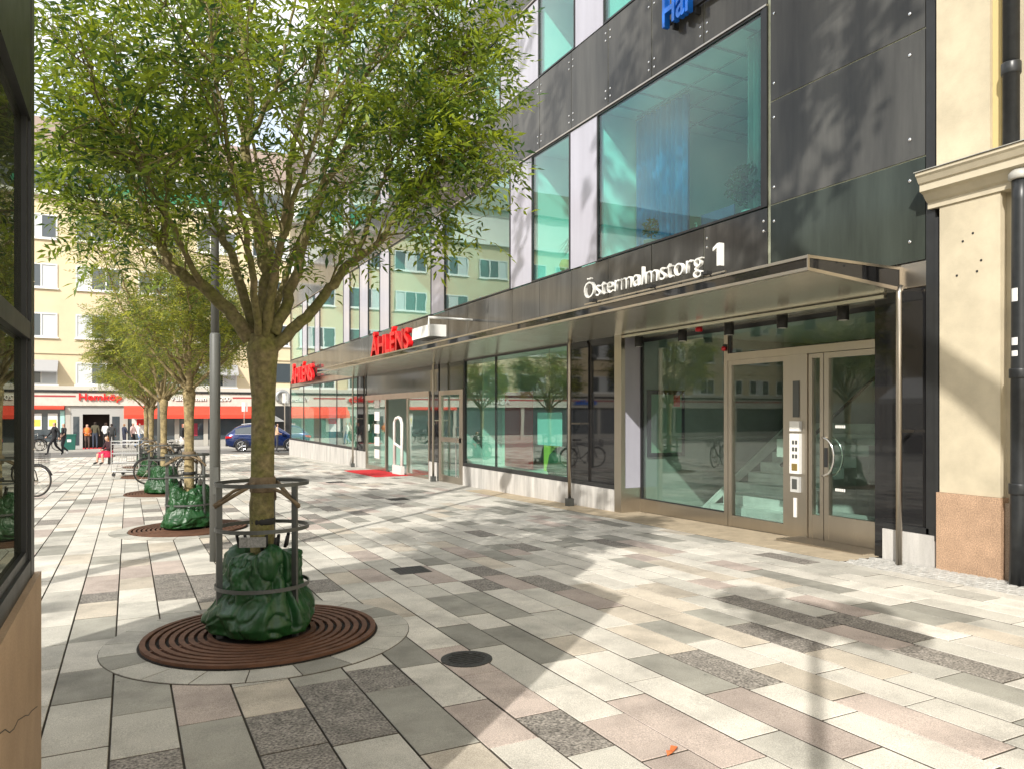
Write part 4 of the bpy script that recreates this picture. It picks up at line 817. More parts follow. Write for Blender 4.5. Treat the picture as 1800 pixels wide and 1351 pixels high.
def make_tree(seed):
    rg = random.Random(seed); wood = MB(); leaves = []          # leaves: (pos, dir, size, tone)
    wood.tube([(.005, 0, -.05), (0, 0, .1), (.0, 0, .5), (-.008, 0, .95), (-.003, 0, 1.0), (0, 0, 1.3), (.005, 0, 1.7), (0, 0, 1.92), (0, 0, 2.05), (0, 0, 2.16)], [.10, .088, .084, .086, .082, .081, .083, .098, .112, .085], 16)
    axis = Vector((0, 0, 0))
    def leafy(p0, d, ln, cnt, r):
        pts = [p0]; cur = d.normalized()
        for s in range(4):
            cur = (cur + Vector((rg.gauss(0, .18), rg.gauss(0, .18), rg.gauss(.02, .15)))).normalized(); pts.append(pts[-1] + cur * ln / 4)
        wood.tube(pts, [r, r * .8, r * .65, r * .5, r * .3], 4, caps=False)
        for k in range(cnt):
            u = .25 + .75 * (k + rg.random()) / cnt; i = min(3, int(u * 4)); q = pts[i].lerp(pts[i + 1], u * 4 - i)
            side = Vector((rg.gauss(0, 1), rg.gauss(0, 1), rg.gauss(-.1, .5))); side = (side - cur * side.dot(cur) * .4).normalized()
            leaves.append((q, (side + cur * .5 + Vector((0, 0, -.15))).normalized(), rg.uniform(.7, 1.15), rg.random()))
        leaves.append((pts[-1], cur, rg.uniform(.8, 1.2), rg.random()))
        return pts
    for nm, pts in LIMBS.items():
        sp = smooth_line([pull(p) for p in pts], 5); sp = [p + Vector((rg.gauss(0, .008), rg.gauss(0, .008), rg.gauss(0, .006))) if 1 < i else p for i, p in enumerate(sp)]; k = len(sp); r0 = R0[nm]
        wood.tube(sp, [r0 * (1 - .86 * (i / (k - 1)) ** .8) for i in range(k)], 9 if r0 > .03 else 7)
        i = int(k * (.30 if r0 > .03 else .2))
        while i < k:
            u = i / (k - 1); tan = (sp[min(i + 1, k - 1)] - sp[max(i - 1, 0)]).normalized()
            for rep in range(2 if u > .55 else 1):
                if rg.random() < .40: continue
                out = Vector((sp[i].x, sp[i].y, 0)); out = out.normalized() * .45 if out.length > .1 else Vector()
                d = (tan * .55 + out + Vector((rg.gauss(0, .6), rg.gauss(0, .6), rg.gauss(.28, .4)))).normalized()
                ln = rg.uniform(.30, .66) * (1.1 - .35 * u)
                bp = leafy(sp[i], d, ln, 2, .010)
                for tw in range(rg.choice((3, 4, 5))):
                    b = bp[rg.choice((1, 2, 3, 4))]; d2 = (d * .6 + Vector((rg.gauss(0, .7), rg.gauss(0, .7), rg.gauss(.12, .5)))).normalized()
                    leafy(b, d2, rg.uniform(.16, .36), rg.choice((2, 3, 3)), .005)
            i += rg.choice((1, 1, 2)) if r0 < .03 or u > .6 else 2
        leafy(sp[-1], (sp[-1] - sp[-3]), .3, 5, .007)
    # compound leaves: nine folded leaflets along a stalk
    N = len(leaves); rs = np.random.RandomState(seed)
    P = np.array([l[0] for l in leaves]); D = np.array([l[1] for l in leaves]); Sz = np.array([l[2] for l in leaves]); T = np.array([l[3] for l in leaves])
    up = np.tile(np.array([0, 0, 1.0]), (N, 1)) + rs.normal(0, .45, (N, 3)); Sd = np.cross(D, up); Sd /= np.linalg.norm(Sd, axis=1)[:, None] + 1e-9; Nn = np.cross(Sd, D)
    V = []; Tn = []
    spec = []
    for j in range(4):
        for s in (-1, 1): spec.append((.06 + .050 * j, s, .080 - .005 * abs(j - 1.5)))
    spec.append((.245, 0, .085))
    for a, s, ln in spec:
        jit = rs.normal(0, .16, (N, 3)); base = P + D * (a * Sz)[:, None] + Nn * (-1.6 * a * a * Sz)[:, None]
        ld = (D * (.55 if s else 1) + Sd * (s * .85) + Nn * -.22 + jit); ld /= np.linalg.norm(ld, axis=1)[:, None]
        wd = np.cross(ld, Nn + rs.normal(0, .35, (N, 3))); wd /= np.linalg.norm(wd, axis=1)[:, None] + 1e-9; wd *= (.0112 * Sz)[:, None]
        tip = base + ld * (ln * Sz)[:, None]; mid = base + ld * (ln * .45 * Sz)[:, None] + Nn * (.006 * Sz)[:, None]
        V.append(np.stack([base, mid - wd, tip, mid + wd], 1)); Tn.append(np.clip(T + rs.normal(0, .12, N), 0, 1))
    V = np.concatenate(V, 0); Tn = np.concatenate(Tn, 0); K = len(V)
    me = bpy.data.meshes.new('crown'); me.vertices.add(K * 4); me.vertices.foreach_set('co', V.reshape(-1).astype(np.float32)); me.loops.add(K * 4); me.loops.foreach_set('vertex_index', np.arange(K * 4, dtype=np.int32)); me.polygons.add(K)
    me.polygons.foreach_set('loop_start', np.arange(0, K * 4, 4, dtype=np.int32)); me.update(calc_edges=True); me.materials.append(MATS['ash_leaf']); settone(me, Tn.astype(np.float32))
    wm = wood.mesh('trunk', M_bark, True); print('tree leaves', N, 'wood faces', len(wood.f))
    return wm, me
wood1, crown1 = make_tree(11)
wood2 = wood1.copy(); wood2.materials[0] = M_barksunlit; crown2 = crown1.copy(); crown2.materials[0] = MATS['ash_leaf_pale']  # row trees: bark and leaf paler, their sunlit look put into the colour
for me in (wood2, crown2):                                     # the other trees of the row are younger: smaller, flatter crowns on slimmer trunks
    n = len(me.vertices); co = np.empty(n * 3, np.float32); me.vertices.foreach_get('co', co); co = co.reshape(-1, 3); co[:, :2] *= .84; up = co[:, 2] > 2.05; co[up, 2] = 2.05 + (co[up, 2] - 2.05) * .72
    me.vertices.foreach_set('co', co.reshape(-1)); me.update()
TREES = [(.861, 5.634, 0, 1.0, 'nearest young ash tree, beside the first grey lamp pole'), (.79, 11.95, 100, .97, 'second ash tree from the camera, with pale sunlit trunk'), (.70, 18.5, 215, 1.0, 'third ash tree from the camera, by the parked bicycle'),
         (.60, 24.8, 40, .98, 'fourth ash tree in the row, beyond the wire trolley'), (.58, 31.0, 290, 1.02, 'farthest ash tree of the row in front of the store')]
for i, (x, y, rz, s, lb) in enumerate(TREES):
    t = thing('ash_tree', lb, 'tree', (0, 0, 0), 'young ash trees in a row'); link('trunk', wood1 if i == 0 else wood2, t); c = link('crown', crown1 if i == 0 else crown2, t); c['kind'] = 'stuff'
    t.location = (x, y, gz(y)); t.rotation_euler = (0, 0, R(rz)); t.scale = (s, s, s)
# tall trees on the square, out of the frame: loose high crowns that dapple the facade and show in the glass
def loose_crown(c, hw, hh, dp, n, seed):
    rg = random.Random(seed); mb = MB(); tn = []; c = Vector(c); nx = Vector((math.cos(R(SUN_AZ)), -math.sin(R(SUN_AZ)), 0)); fx = Vector((math.sin(R(SUN_AZ)), math.cos(R(SUN_AZ)), 0)); k = 0
    wood = MB()
    while k < n:
        a, b, d = rg.uniform(-1, 1), rg.uniform(-1, 1), rg.uniform(-1, 1)
        if a * a + b * b + d * d > 1: continue
        k += 1; p = c + nx * a * hw + Vector((0, 0, b * hh)) + fx * d * dp; r = rg.uniform(.08, .24)
        wood.tube([tuple(c.lerp(p, .25) - Vector((0, 0, .6))), tuple(c.lerp(p, .7) - Vector((0, 0, .2))), tuple(p)], [.03, .014, .006], 4, caps=False)
        for q in range(rg.choice((10, 16, 24))):
            e = p + Vector((rg.gauss(0, .6), rg.gauss(0, .6), rg.gauss(0, .9))) * r; u = Vector((rg.gauss(0, .6), rg.gauss(0, .6), rg.gauss(0, 1))).normalized(); w_ = u.orthogonal().normalized(); w_ = Matrix.Rotation(rg.uniform(0, 6.28), 3, u) @ w_; sz = rg.uniform(.09, .17)
            mb.poly([e - u * sz, e + w_ * sz * .45, e + u * sz, e - w_ * sz * .45]); tn.append(rg.random())
    me = mb.mesh('crown', MATS['ash_leaf']); settone(me, tn); return me, wood.mesh('limb', M_bark)
for i, (base, cen, hw, hh, dp, n, lb) in enumerate((((1.8, -2.2), (.70, 1.95, 12.7), 3.0, 3.7, 1.6, 330, 'tall square tree behind the viewer, seen by its shade on the facade'), ((-5.2, 4.6), (-1.9, 9.3, 14.6), 4.2, 3.4, 1.6, 260, 'second tall square tree, seen by its shade on the white panels'), ((-14, -3), (-14, -2, 8), 3.5, 3, 3.5, 260, 'third tall square tree, mirrored in the entrance glass'))):
    x, y = base; t = thing('tall_tree', lb, 'tree', (x, y, gz(y)), 'tall trees on the square'); c = Vector(cen)
    part('trunk', MB().tube(smooth_line([(x, y, gz(y) - .1), (x, y, 3), (x + (c.x - x) * .2, y + (c.y - y) * .2, 6.5), (x + (c.x - x) * .8, y + (c.y - y) * .8, c.z - 3), (c.x, c.y, c.z)], 4), [.2 - .008 * k for k in range(17)], 10), M_bark, t, True)
    cm, lm = loose_crown(cen, hw, hh, dp, n, 5 + i); o = link('crown', cm, t); o['kind'] = 'stuff'; o = link('limb', lm, t); o['kind'] = 'stuff'

# ------------------------------------------------------------------ grates, guards, watering bags
def make_grate():
    t = thing('tree_grate', 'x', 'grate', (0, 0, 0), 'round tree grates')
    part('soil', MB().lathe([(.0, .004), (.81, .004), (.81, .0)], 0, 0, 40), M_soil, t)
    for k in range(8):
        r = .80 - .061 * k; part('grate_ring', MB().ringflat(0, 0, r - .036, r, .006, .026, 44), M_rust, t)
    for a in range(6):
        q = Matrix.Rotation(R(60 * a + 12), 3, 'Z'); b = MB().box(.33, -.014, .005, .80, .014, .020); b.v = [tuple(q @ Vector(v)) for v in b.v]; part('grate_rib', b, M_rust, t)
    return t
def make_guard():
    t = thing('tree_guard', 'x', 'tree guard', (0, 0, 0), 'round tree guards')
    for a in (185, -52, 66):
        c, s_ = math.cos(R(a)), math.sin(R(a)); b = MB().box(.276, -.010, .0, .3175, .010, 1.085); q = Matrix.Rotation(R(a), 3, 'Z'); b.v = [tuple(q @ Vector(v)) for v in b.v]; part('post', b, M_postgrey, t)
    for z in (1.06, .745, .34): part('hoop', MB().ringflat(0, 0, .318, .326, z, z + .026, 48), M_postgrey, t)
    return t
def make_bag(seed):
    rg = random.Random(seed); t = thing('watering_bag', 'x', 'watering bag', (0, 0, 0), 'green watering bags')
    n, k = 210, 80; mb = MB(); ph = [rg.uniform(0, 6.28) for _ in range(10)]
    prof = [(.33, .0), (.39, .02), (.41, .09), (.385, .18), (.33, .27), (.30, .33), (.288, .40), (.285, .47), (.278, .54), (.252, .585), (.2, .605), (.13, .60), (.095, .57)]
    def pr(u):
        f = u * (len(prof) - 1); i = min(int(f), len(prof) - 2); f -= i; return [prof[i][j] * (1 - f) + prof[i + 1][j] * f for j in (0, 1)]
    def fold(a, z):
        fz = max(0, 1 - z / .75)
        v = .022 * math.sin(3 * a + ph[0] + 2 * z) + .010 * math.sin(7 * a + ph[1] + 5 * z + 1.3 * math.sin(2 * a + ph[8]))
        v -= .016 * abs(math.sin(4.5 * a + ph[2] - 4 * z + .9 * math.sin(3 * a + ph[9]))) ** 6 * (1.1 - z)
        v += .010 * abs(math.sin(13 * a + 6 * z + ph[3] + 2 * math.sin(3 * a))) * (z / .6) ** 2 + .004 * math.sin(19 * z + 5 * a + ph[4])
        q_ = Vector((math.cos(a) * 1.1, math.sin(a) * 1.1, z * 3.2)); n1, n2 = noise.noise(q_ * 2.1 + Vector((seed, 0, 0))), noise.noise(q_ * 4.6 + Vector((0, seed, 3))); v += .04 * n1 + .012 * n2 - .020 * math.exp(-(n1 / .055) ** 2) - .008 * math.exp(-(n2 / .07) ** 2)
        d = abs(((a - R(-62)) + math.pi) % (2 * math.pi) - math.pi); v -= .06 * math.exp(-(d / .07) ** 2) * (z > .05)      # vertical zip seam
        return v
    for i in range(k):
        r, z = pr(i / (k - 1))
        for j in range(n):
            a = 2 * math.pi * j / n; w_ = r + fold(a, z) * min(1, r / .2); zz = z * (1 + .06 * math.sin(2 * a + ph[6]) + .035 * math.sin(5 * a + ph[7])); zz = max(zz, .0)
            mb.v.append((w_ * math.cos(a) * .94, w_ * math.sin(a) * .94, zz * .95 + .012))
    for i in range(k - 1):
        for j in range(n): j2 = (j + 1) % n; mb.f.append((i * n + j, i * n + j2, (i + 1) * n + j2, (i + 1) * n + j)); mb.m.append(0)
    part('bag', mb, M_bag, t, True)
    for a in (-100, -70, -35, 150):
        c, s_ = math.cos(R(a)), math.sin(R(a)); part('carry_loop', MB().tube([(.17 * c, .17 * s_, .60), (.19 * c, .19 * s_, .68), (.165 * c + .03, .165 * s_, .70), (.15 * c + .03, .15 * s_, .61)], .012, 6), M_black, t, True)
    b = MB().box(-.10, -.006, .61, .08, .0, .68); q = Matrix.Translation((-.085, -.19, .02)) @ Matrix.Rotation(R(-20), 4, 'Z'); b.v = [tuple(q @ Vector(v)) for v in b.v]; part('care_tag', b, mat('tag_grey', (.30, .30, .29), .6, var=.4, vscale=60), t)
    return t
g0, u0, b0 = make_grate(), make_guard(), make_bag(2)
ORD = ['nearest', 'second nearest', 'third nearest', 'fourth nearest', 'farthest']
for i, (x, y, rz, s, lb) in enumerate(TREES):
    for nm, proto, lab in (('tree_grate', g0, '%s round rusty ring grate around an ash trunk'), ('tree_guard', u0, '%s grey hooped steel guard around an ash trunk'), ('watering_bag', b0, '%s green plastic watering bag wrapped round an ash trunk')):
        if i == 0: o = proto
        else: o = copy_tree(proto)
        o['label'] = lab % ORD[i]; o.location = (x, y, gz(y) + (.008 if nm == 'tree_grate' else .033 if nm == 'watering_bag' else .02)); o.rotation_euler = (math.atan(-.016), 0, R(0 if nm == 'tree_guard' or i == 0 else 77 * i))
    # brown ties from guard to trunk
    t = thing('tree_tie', '%s pair of brown webbing straps tying a trunk to its guard' % ORD[i], 'strap', (x, y, gz(y) + 1), 'brown tree ties'); z = gz(y) + 1.0
    for a in (185, -52, 66):
        c, s_ = math.cos(R(a)), math.sin(R(a)); p = [(x + .33 * c, y + .33 * s_, z - .06), (x + .2 * c - .03 * s_, y + .2 * s_ + .03 * c, z + .02), (x + .07 * c - .07 * s_, y + .07 * s_ + .07 * c, z + .10)]
        part('strap', MB().tube(p, .015, 6), M_strap, t, True)
        p = [(x + .335 * c, y + .335 * s_, z - .05), (x + .2 * c + .03 * s_, y + .2 * s_ - .03 * c, z + .04), (x + .07 * c + .07 * s_, y + .07 * s_ - .07 * c, z + .09)]; part('strap', MB().tube(p, .013, 6), M_strap, t, True)
    part('wrap', MB().lathe([(.086, z + .03), (.091, z + .04), (.092, z + .13), (.086, z + .14)], x, y, 14), M_strap, t, True)
    part('strap_buckle', MB().lathe([(.086, z - .20), (.09, z - .19), (.09, z - .165), (.086, z - .155)], x, y, 14), M_black, t, True)
    # stone ring round the grate
    o = link('ring_bed', MB().ringflat(x, y, .80, 1.045, -.02, .0025, 60, zf=gz).mesh('ring_bed', M_joint), pavement)
    for k in range(20):
        a0 = R(18 * k + 4); me = MB().ringflat(x, y, .815, 1.04, -.03, .0065, 4, a0 + .0045, a0 + R(18) - .0045, zf=gz).mesh('ring_paver', STONE[1] if k % 5 else STONE[2]); settone(me, [.3 + .3 * ((k * 7) % 5) / 5] * len(me.polygons)); link('ring_paver', me, pavement)
# ------------------------------------------------------------------ lamp poles
def lamp_pole(x, y, lb):
    z = gz(y); t = thing('lamp_pole', lb, 'lamp post', (x, y, z), 'grey lamp poles in the tree row')
    part('pole', MB().tube([(x, y, z), (x, y, z + 2.52), (x, y, z + 2.54)], [.057, .057, .045], 20), M_polegrey, t, True)
    part('upper_pole', MB().tube([(x, y, z + 2.5), (x, y, z + 6.2)], [.044, .04], 16), M_polegrey, t, True)
    part('service_hatch', MB().box(x - .03, y - .0665, z + .75, x + .03, y - .058, z + 1.05), M_polegrey, t)
    part('arm', MB().tube([(x, y, z + 3.78), (x - .12, y - .06, z + 3.80)], .02, 8), M_polegrey, t)
    part('luminaire', MB().lathe([(.05, 3.62 + z), (.14, 3.66 + z), (.145, 3.74 + z), (.09, 3.84 + z), (.03, 3.86 + z)], x, y, 20), M_polegrey, t, True)
    part('top_lamp', MB().lathe([(.05, z + 6.2), (.22, z + 6.25), (.24, z + 6.32), (.05, z + 6.42)], x, y, 20), M_polegrey, t, True)
lamp_pole(.861, 8.99, 'nearer tall grey lamp pole between the first two ash trees'); lamp_pole(.72, 21.6, 'farther tall grey lamp pole behind the third ash tree')
# flower-basket post behind the viewer: its soft shadow lies on the right-hand paving
bx_, by_ = -.72, -.70
t = thing('basket_post', 'post with hanging flower baskets, seen by its soft shadow on the paving', 'post', (bx_, by_, gz(by_))); part('post', MB().tube([(bx_, by_, gz(by_)), (bx_, by_, 5.2)], [.045, .04], 12), M_postgrey, t, True)
n_ = Vector((math.cos(R(SUN_AZ)), -math.sin(R(SUN_AZ)), 0)); rg = random.Random(9)
for lat, h, r in ((-.50, 5.45, .27), (-.22, 4.92, .24), (.14, 5.0, .25), (.44, 4.92, .30), (.36, 5.35, .17), (-.05, 5.2, .18)):
    c = Vector((bx_, by_, h)) + n_ * lat; mb = MB(); tn = []
    for k in range(300):
        u = Vector((rg.gauss(0, 1), rg.gauss(0, 1), rg.gauss(0, .8))).normalized() * r * rg.uniform(.1, 1.05); a = Vector((rg.gauss(0, 1), rg.gauss(0, 1), rg.gauss(0, 1))).normalized(); b = a.orthogonal().normalized(); q = c + u; s = .09
        mb.poly([q - a * s, q + b * s * .6, q + a * s, q - b * s * .6]); tn.append(rg.random())
    mb.tube([(bx_, by_, h), tuple(c)], .012, 5); tn += [0] * (len(mb.f) - len(tn)); me = mb.mesh('flower_basket', MATS['house_leaf']); settone(me, tn); link('flower_basket', me, t)

# ------------------------------------------------------------------ ironwork and litter on the paving
t = thing('manhole_cover', 'round black cast iron cover on the near paving', 'manhole', (1.93, 4.42, gz(4.42)))
part('rim', MB().ringflat(1.93, 4.42, .135, .165, -.01, .006, 32, zf=gz), M_iron, t); part('lid', MB().ringflat(1.93, 4.42, .0, .134, -.01, .004, 32, zf=gz), M_iron, t)
mb = MB()
for k in range(-3, 4):
    hw = math.sqrt(max(0, .115 ** 2 - (.033 * k) ** 2)); mb.box(1.93 - hw, 4.42 + .033 * k - .006, gz(4.42) + .002, 1.93 + hw, 4.42 + .033 * k + .006, gz(4.42) + .009)
part('ridge', mb, M_iron, t)
for i, (x, y, s, lb) in enumerate(((2.60, 7.39, .17, 'square black drain grating in the shade edge of the paving'), (4.86, 14.6, .2, 'dark drain grating halfway to the red mat'), (4.88, 19.8, .22, 'farthest dark drain grating near the red mat'))):
    t = thing('drain_grating', lb, 'drain', (x, y, gz(y)), 'square drain gratings'); z = gz(y); part('frame', MB().box(x - s, y - s, z - .01, x + s, y - s + .03, z + .006).box(x - s, y + s - .03, z - .01, x + s, y + s, z + .0062).box(x - s, y - s + .03, z - .01, x - s + .03, y + s - .03, z + .0061).box(x + s - .03, y - s + .03, z - .01, x + s, y + s - .03, z + .0063), M_iron, t)
    part('pit', MB().box(x - s + .02, y - s + .02, z - .01, x + s - .02, y + s - .02, z + .003), M_black, t)
    mb = MB()
    for k in range(6): q = x - s + .05 + k * (2 * s - .1) / 5; mb.box(q - .011, y - s + .03, z, q + .011, y + s - .03, z + .0055)
    part('bar', mb, M_iron, t)
mb = MB(); q = Matrix.Translation((2.21, 2.72, gz(2.72) + .004)) @ Matrix.Rotation(R(25), 4, 'Z')
pts = [(-.05, .0, .0), (-.025, .018, .012), (0, .012, .004), (.03, .022, .014), (.055, .0, .006), (.03, -.012, .015), (.005, -.006, .003), (-.025, -.014, .010)]
mb.poly([q @ Vector(p) for p in pts]); mb.poly([q @ (Vector(p) + Vector((0, 0, -.002))) for p in reversed(pts)]); tag(part('fallen_leaf', mb, mat('dry_leaf', (.55, .14, .04), .7)), 'curled orange leaf lying on pink paving', 'leaf')

# ------------------------------------------------------------------ bicycles (local: x forward, z up, origin on the ground)
def make_bike(color, basket=True):
    t = thing('bicycle', 'x', 'bicycle', (0, 0, 0)); fm = mat('bike_paint_%s' % color[0], color[1], .35)
    for x in (-.52, .52):
        w_ = part('wheel', MB().tube([(x + .33 * math.cos(a), 0, .35 + .33 * math.sin(a)) for a in [2 * math.pi * k / 28 for k in range(28)]], .018, 6, closed=True), M_black, t, True)
        part('rim', MB().tube([(x + .305 * math.cos(a), 0, .35 + .305 * math.sin(a)) for a in [2 * math.pi * k / 28 for k in range(28)]], .009, 5, closed=True), M_steel, w_, True)
        mb = MB()
        for k in range(14): a = 2 * math.pi * k / 14; mb.tube([(x, .012 * (-1) ** k, .35), (x + .3 * math.cos(a), 0, .35 + .3 * math.sin(a))], .0022, 3, caps=False)
        mb.tube([(x, -.04, .35), (x, .04, .35)], .022, 8); part('spokes', mb, M_steel, w_)
        part('mudguard', MB().tube([(x + .365 * math.cos(a), 0, .35 + .365 * math.sin(a)) for a in [R(20 + 14 * k) for k in range(11)]], .016, 5), M_black, t, True)
    mb = MB(); bb = (-.08, 0, .30); st = (-.22, 0, .82); hd = (.36, 0, .82); hb = (.39, 0, .68)
    for a, b in ((bb, st), (bb, hb), (st, hd), (st, hb)): mb.tube([a, b], .017, 7)
    for s in (-.05, .05): mb.tube([bb, (-.52, s, .35)], .010, 6); mb.tube([(-.21, 0, .75), (-.52, s, .35)], .008, 6); mb.tube([hb, (.46, s, .55), (.52, s, .35)], .011, 6)
    mb.tube([hb, hd], .02, 7); part('frame', mb, fm, t, True)
    part('handlebar', MB().tube([(.22, -.27, 1.0), (.34, -.2, 1.04), (.37, 0, 1.02), (.34, .2, 1.04), (.22, .27, 1.0)], .012, 7).tube([hd, (.37, 0, 1.02)], .013, 7), M_chrome, t, True)
    part('saddle', MB().prism([(-.36, -.07), (-.34, .07), (-.2, .05), (-.06, .015), (-.06, -.015), (-.2, -.05)], 'z', .93, .98).tube([(-.22, 0, .82), (-.24, 0, .94)], .012, 6), M_black, t)
    part('crank', MB().tube([(-.08, .07, .30), (.04, .09, .18)], .01, 6).tube([(-.08, -.07, .30), (-.2, -.09, .42)], .01, 6).box(-.0, .07, .165, .09, .15, .19).box(-.25, -.15, .41, -.15, -.07, .435), M_black, t)
    part('luggage_rack', MB().tube([(-.24, .07, .74), (-.72, .07, .75), (-.72, -.07, .75), (-.24, -.07, .74)], .007, 5).tube([(-.66, .06, .75), (-.53, .05, .36)], .006, 5).tube([(-.66, -.06, .75), (-.53, -.05, .36)], .006, 5), M_black, t)
    if basket:
        mb = MB()
        for k in range(7): z = .72 + .04 * k; mb.tube([(.42, -.16, z), (.68, -.18, z), (.68, .18, z), (.42, .16, z)], .004, 4, closed=True)
        for k in range(9): u = k / 8; mb.tube([(.68, -.18 + .36 * u, .72), (.68, -.18 + .36 * u, .96)], .004, 4)
        part('front_basket', mb, M_black, t)
    part('kick_stand', MB().tube([(-.3, .03, .32), (-.33, .17, .0)], .009, 6), M_black, t)
    return t
bk = make_bike(('black', (.02, .02, .022)))
BIKES = [(.95, 21.9, 190, 'black city bicycle with basket parked by the third ash tree'), (-2.25, 19.5, -30, 'bicycle whose front wheel pokes out behind the kiosk'), (-6.1, 52.9, 20, 'leftmost of the bicycles parked at the store front'), (-5.2, 53.0, 15, 'middle one of the bicycles parked at the store front'), (-4.3, 52.9, 24, 'rightmost of the bicycles parked at the store front'), (1.5, 29.5, 70, 'bicycle standing between the far ash trees')]
for i, (x, y, rz, lb) in enumerate(BIKES):
    o = bk if i == 0 else copy_tree(bk); o['label'] = lb; o['group'] = 'parked bicycles'; o.location = (x, y, gz(y) + (.1 if y > 52.5 else 0)); o.rotation_euler = (R(-4), 0, R(rz))
# ------------------------------------------------------------------ wire trolley
tx, ty = .05, 26.0; tz = gz(ty)
t = thing('wire_trolley', 'steel wire roll cage trolley standing on the square', 'trolley', (tx, ty, tz)); rv = Vector((C_, -S_, 0)); fv = Vector((S_, C_, 0))
def tp(a, b, z): return tuple(Vector((tx, ty, tz)) + rv * a + fv * b + Vector((0, 0, z)))
W_, D_ = .42, .32
for s, fr in ((-1, 'side_panel'), (1, 'side_panel')):
    mb = MB()
    for b in (-D_, D_): mb.tube([tp(s * W_, b, .12), tp(s * W_, b, 1.08)], .013, 6)
    for k in range(9): z = .2 + .1 * k; mb.tube([tp(s * W_, -D_, z), tp(s * W_, D_, z)], .005, 4)
    mb.tube([tp(s * W_, -D_, 1.08), tp(s * W_, D_, 1.08)], .013, 6); part(fr, mb, M_chrome, t)
for b in (-D_, D_):
    mb = MB()
    for z in (.15, .42, .70, .98, 1.08): mb.tube([tp(-W_, b, z), tp(W_, b, z)], .010 if z > 1 or z < .2 else .008, 5)
    for k in range(12): a = -W_ + 2 * W_ * k / 11; mb.tube([tp(a, b, .15), tp(a, b, 1.08)], .0045, 4)
    part('wire_panel', mb, M_chrome, t)
for z in (.14, .42, .72):
    mb = MB(); mb.poly([tp(-W_, -D_, z), tp(W_, -D_, z), tp(W_, D_, z), tp(-W_, D_, z)]); mb.poly([tp(-W_, D_, z - .02), tp(W_, D_, z - .02), tp(W_, -D_, z - .02), tp(-W_, -D_, z - .02)]); part('shelf', mb, mat('light_grey', (.5, .5, .48), .5), t)
for a in (-W_ + .05, W_ - .05):
    for b in (-D_ + .04, D_ - .04): part('castor', MB().tube([tp(a, b - .015, .055), tp(a, b + .015, .055)], .055, 10).tube([tp(a, b, .06), tp(a, b, .14)], .012, 5), M_black, t)
# ------------------------------------------------------------------ litter bin at the store
t = thing('green_bin', 'dark green waste bin with white label left of the store entrance', 'bin', (-3.3, 54.6, gz(54.6) + .1)); z = gz(54.6) + .1
part('body', MB().prism([(-3.62, z), (-3.0, z), (-2.95, z + .9), (-3.67, z + .9)], 'y', 54.4, 54.9), mat('bin_green', (.01, .10, .075), .5), t); part('lid', MB().box(-3.7, 54.37, z + .9, -2.92, 54.93, z + .98), mat('bin_green', (.01, .1, .075), .5), t); part('sticker', MB().box(-3.42, 54.392, z + .5, -3.2, 54.398, z + .66), M_white, t)
# ------------------------------------------------------------------ traffic signs by the car
for x, y, h, lb in ((8.75, 48.6, 3.55, 'white traffic sign on a thin post right of the car'), (6.9, 53.0, 3.1, 'thin signpost with a small plate behind the car')):
    z = gz(y); t = thing('traffic_sign', lb, 'sign', (x, y, z), 'posts by the road'); part('post', MB().tube([(x, y, z), (x, y, z + h)], .035, 8), M_steel, t); part('plate', MB().box(x - .16, y - .05, z + h - .62, x + .05, y - .035, z + h), M_white, t); part('plate_back', MB().box(x + .10, y - .05, z + h - .62, x + .22, y - .035, z + h - .0), mat('light_grey', (.5, .5, .48), .5), t)

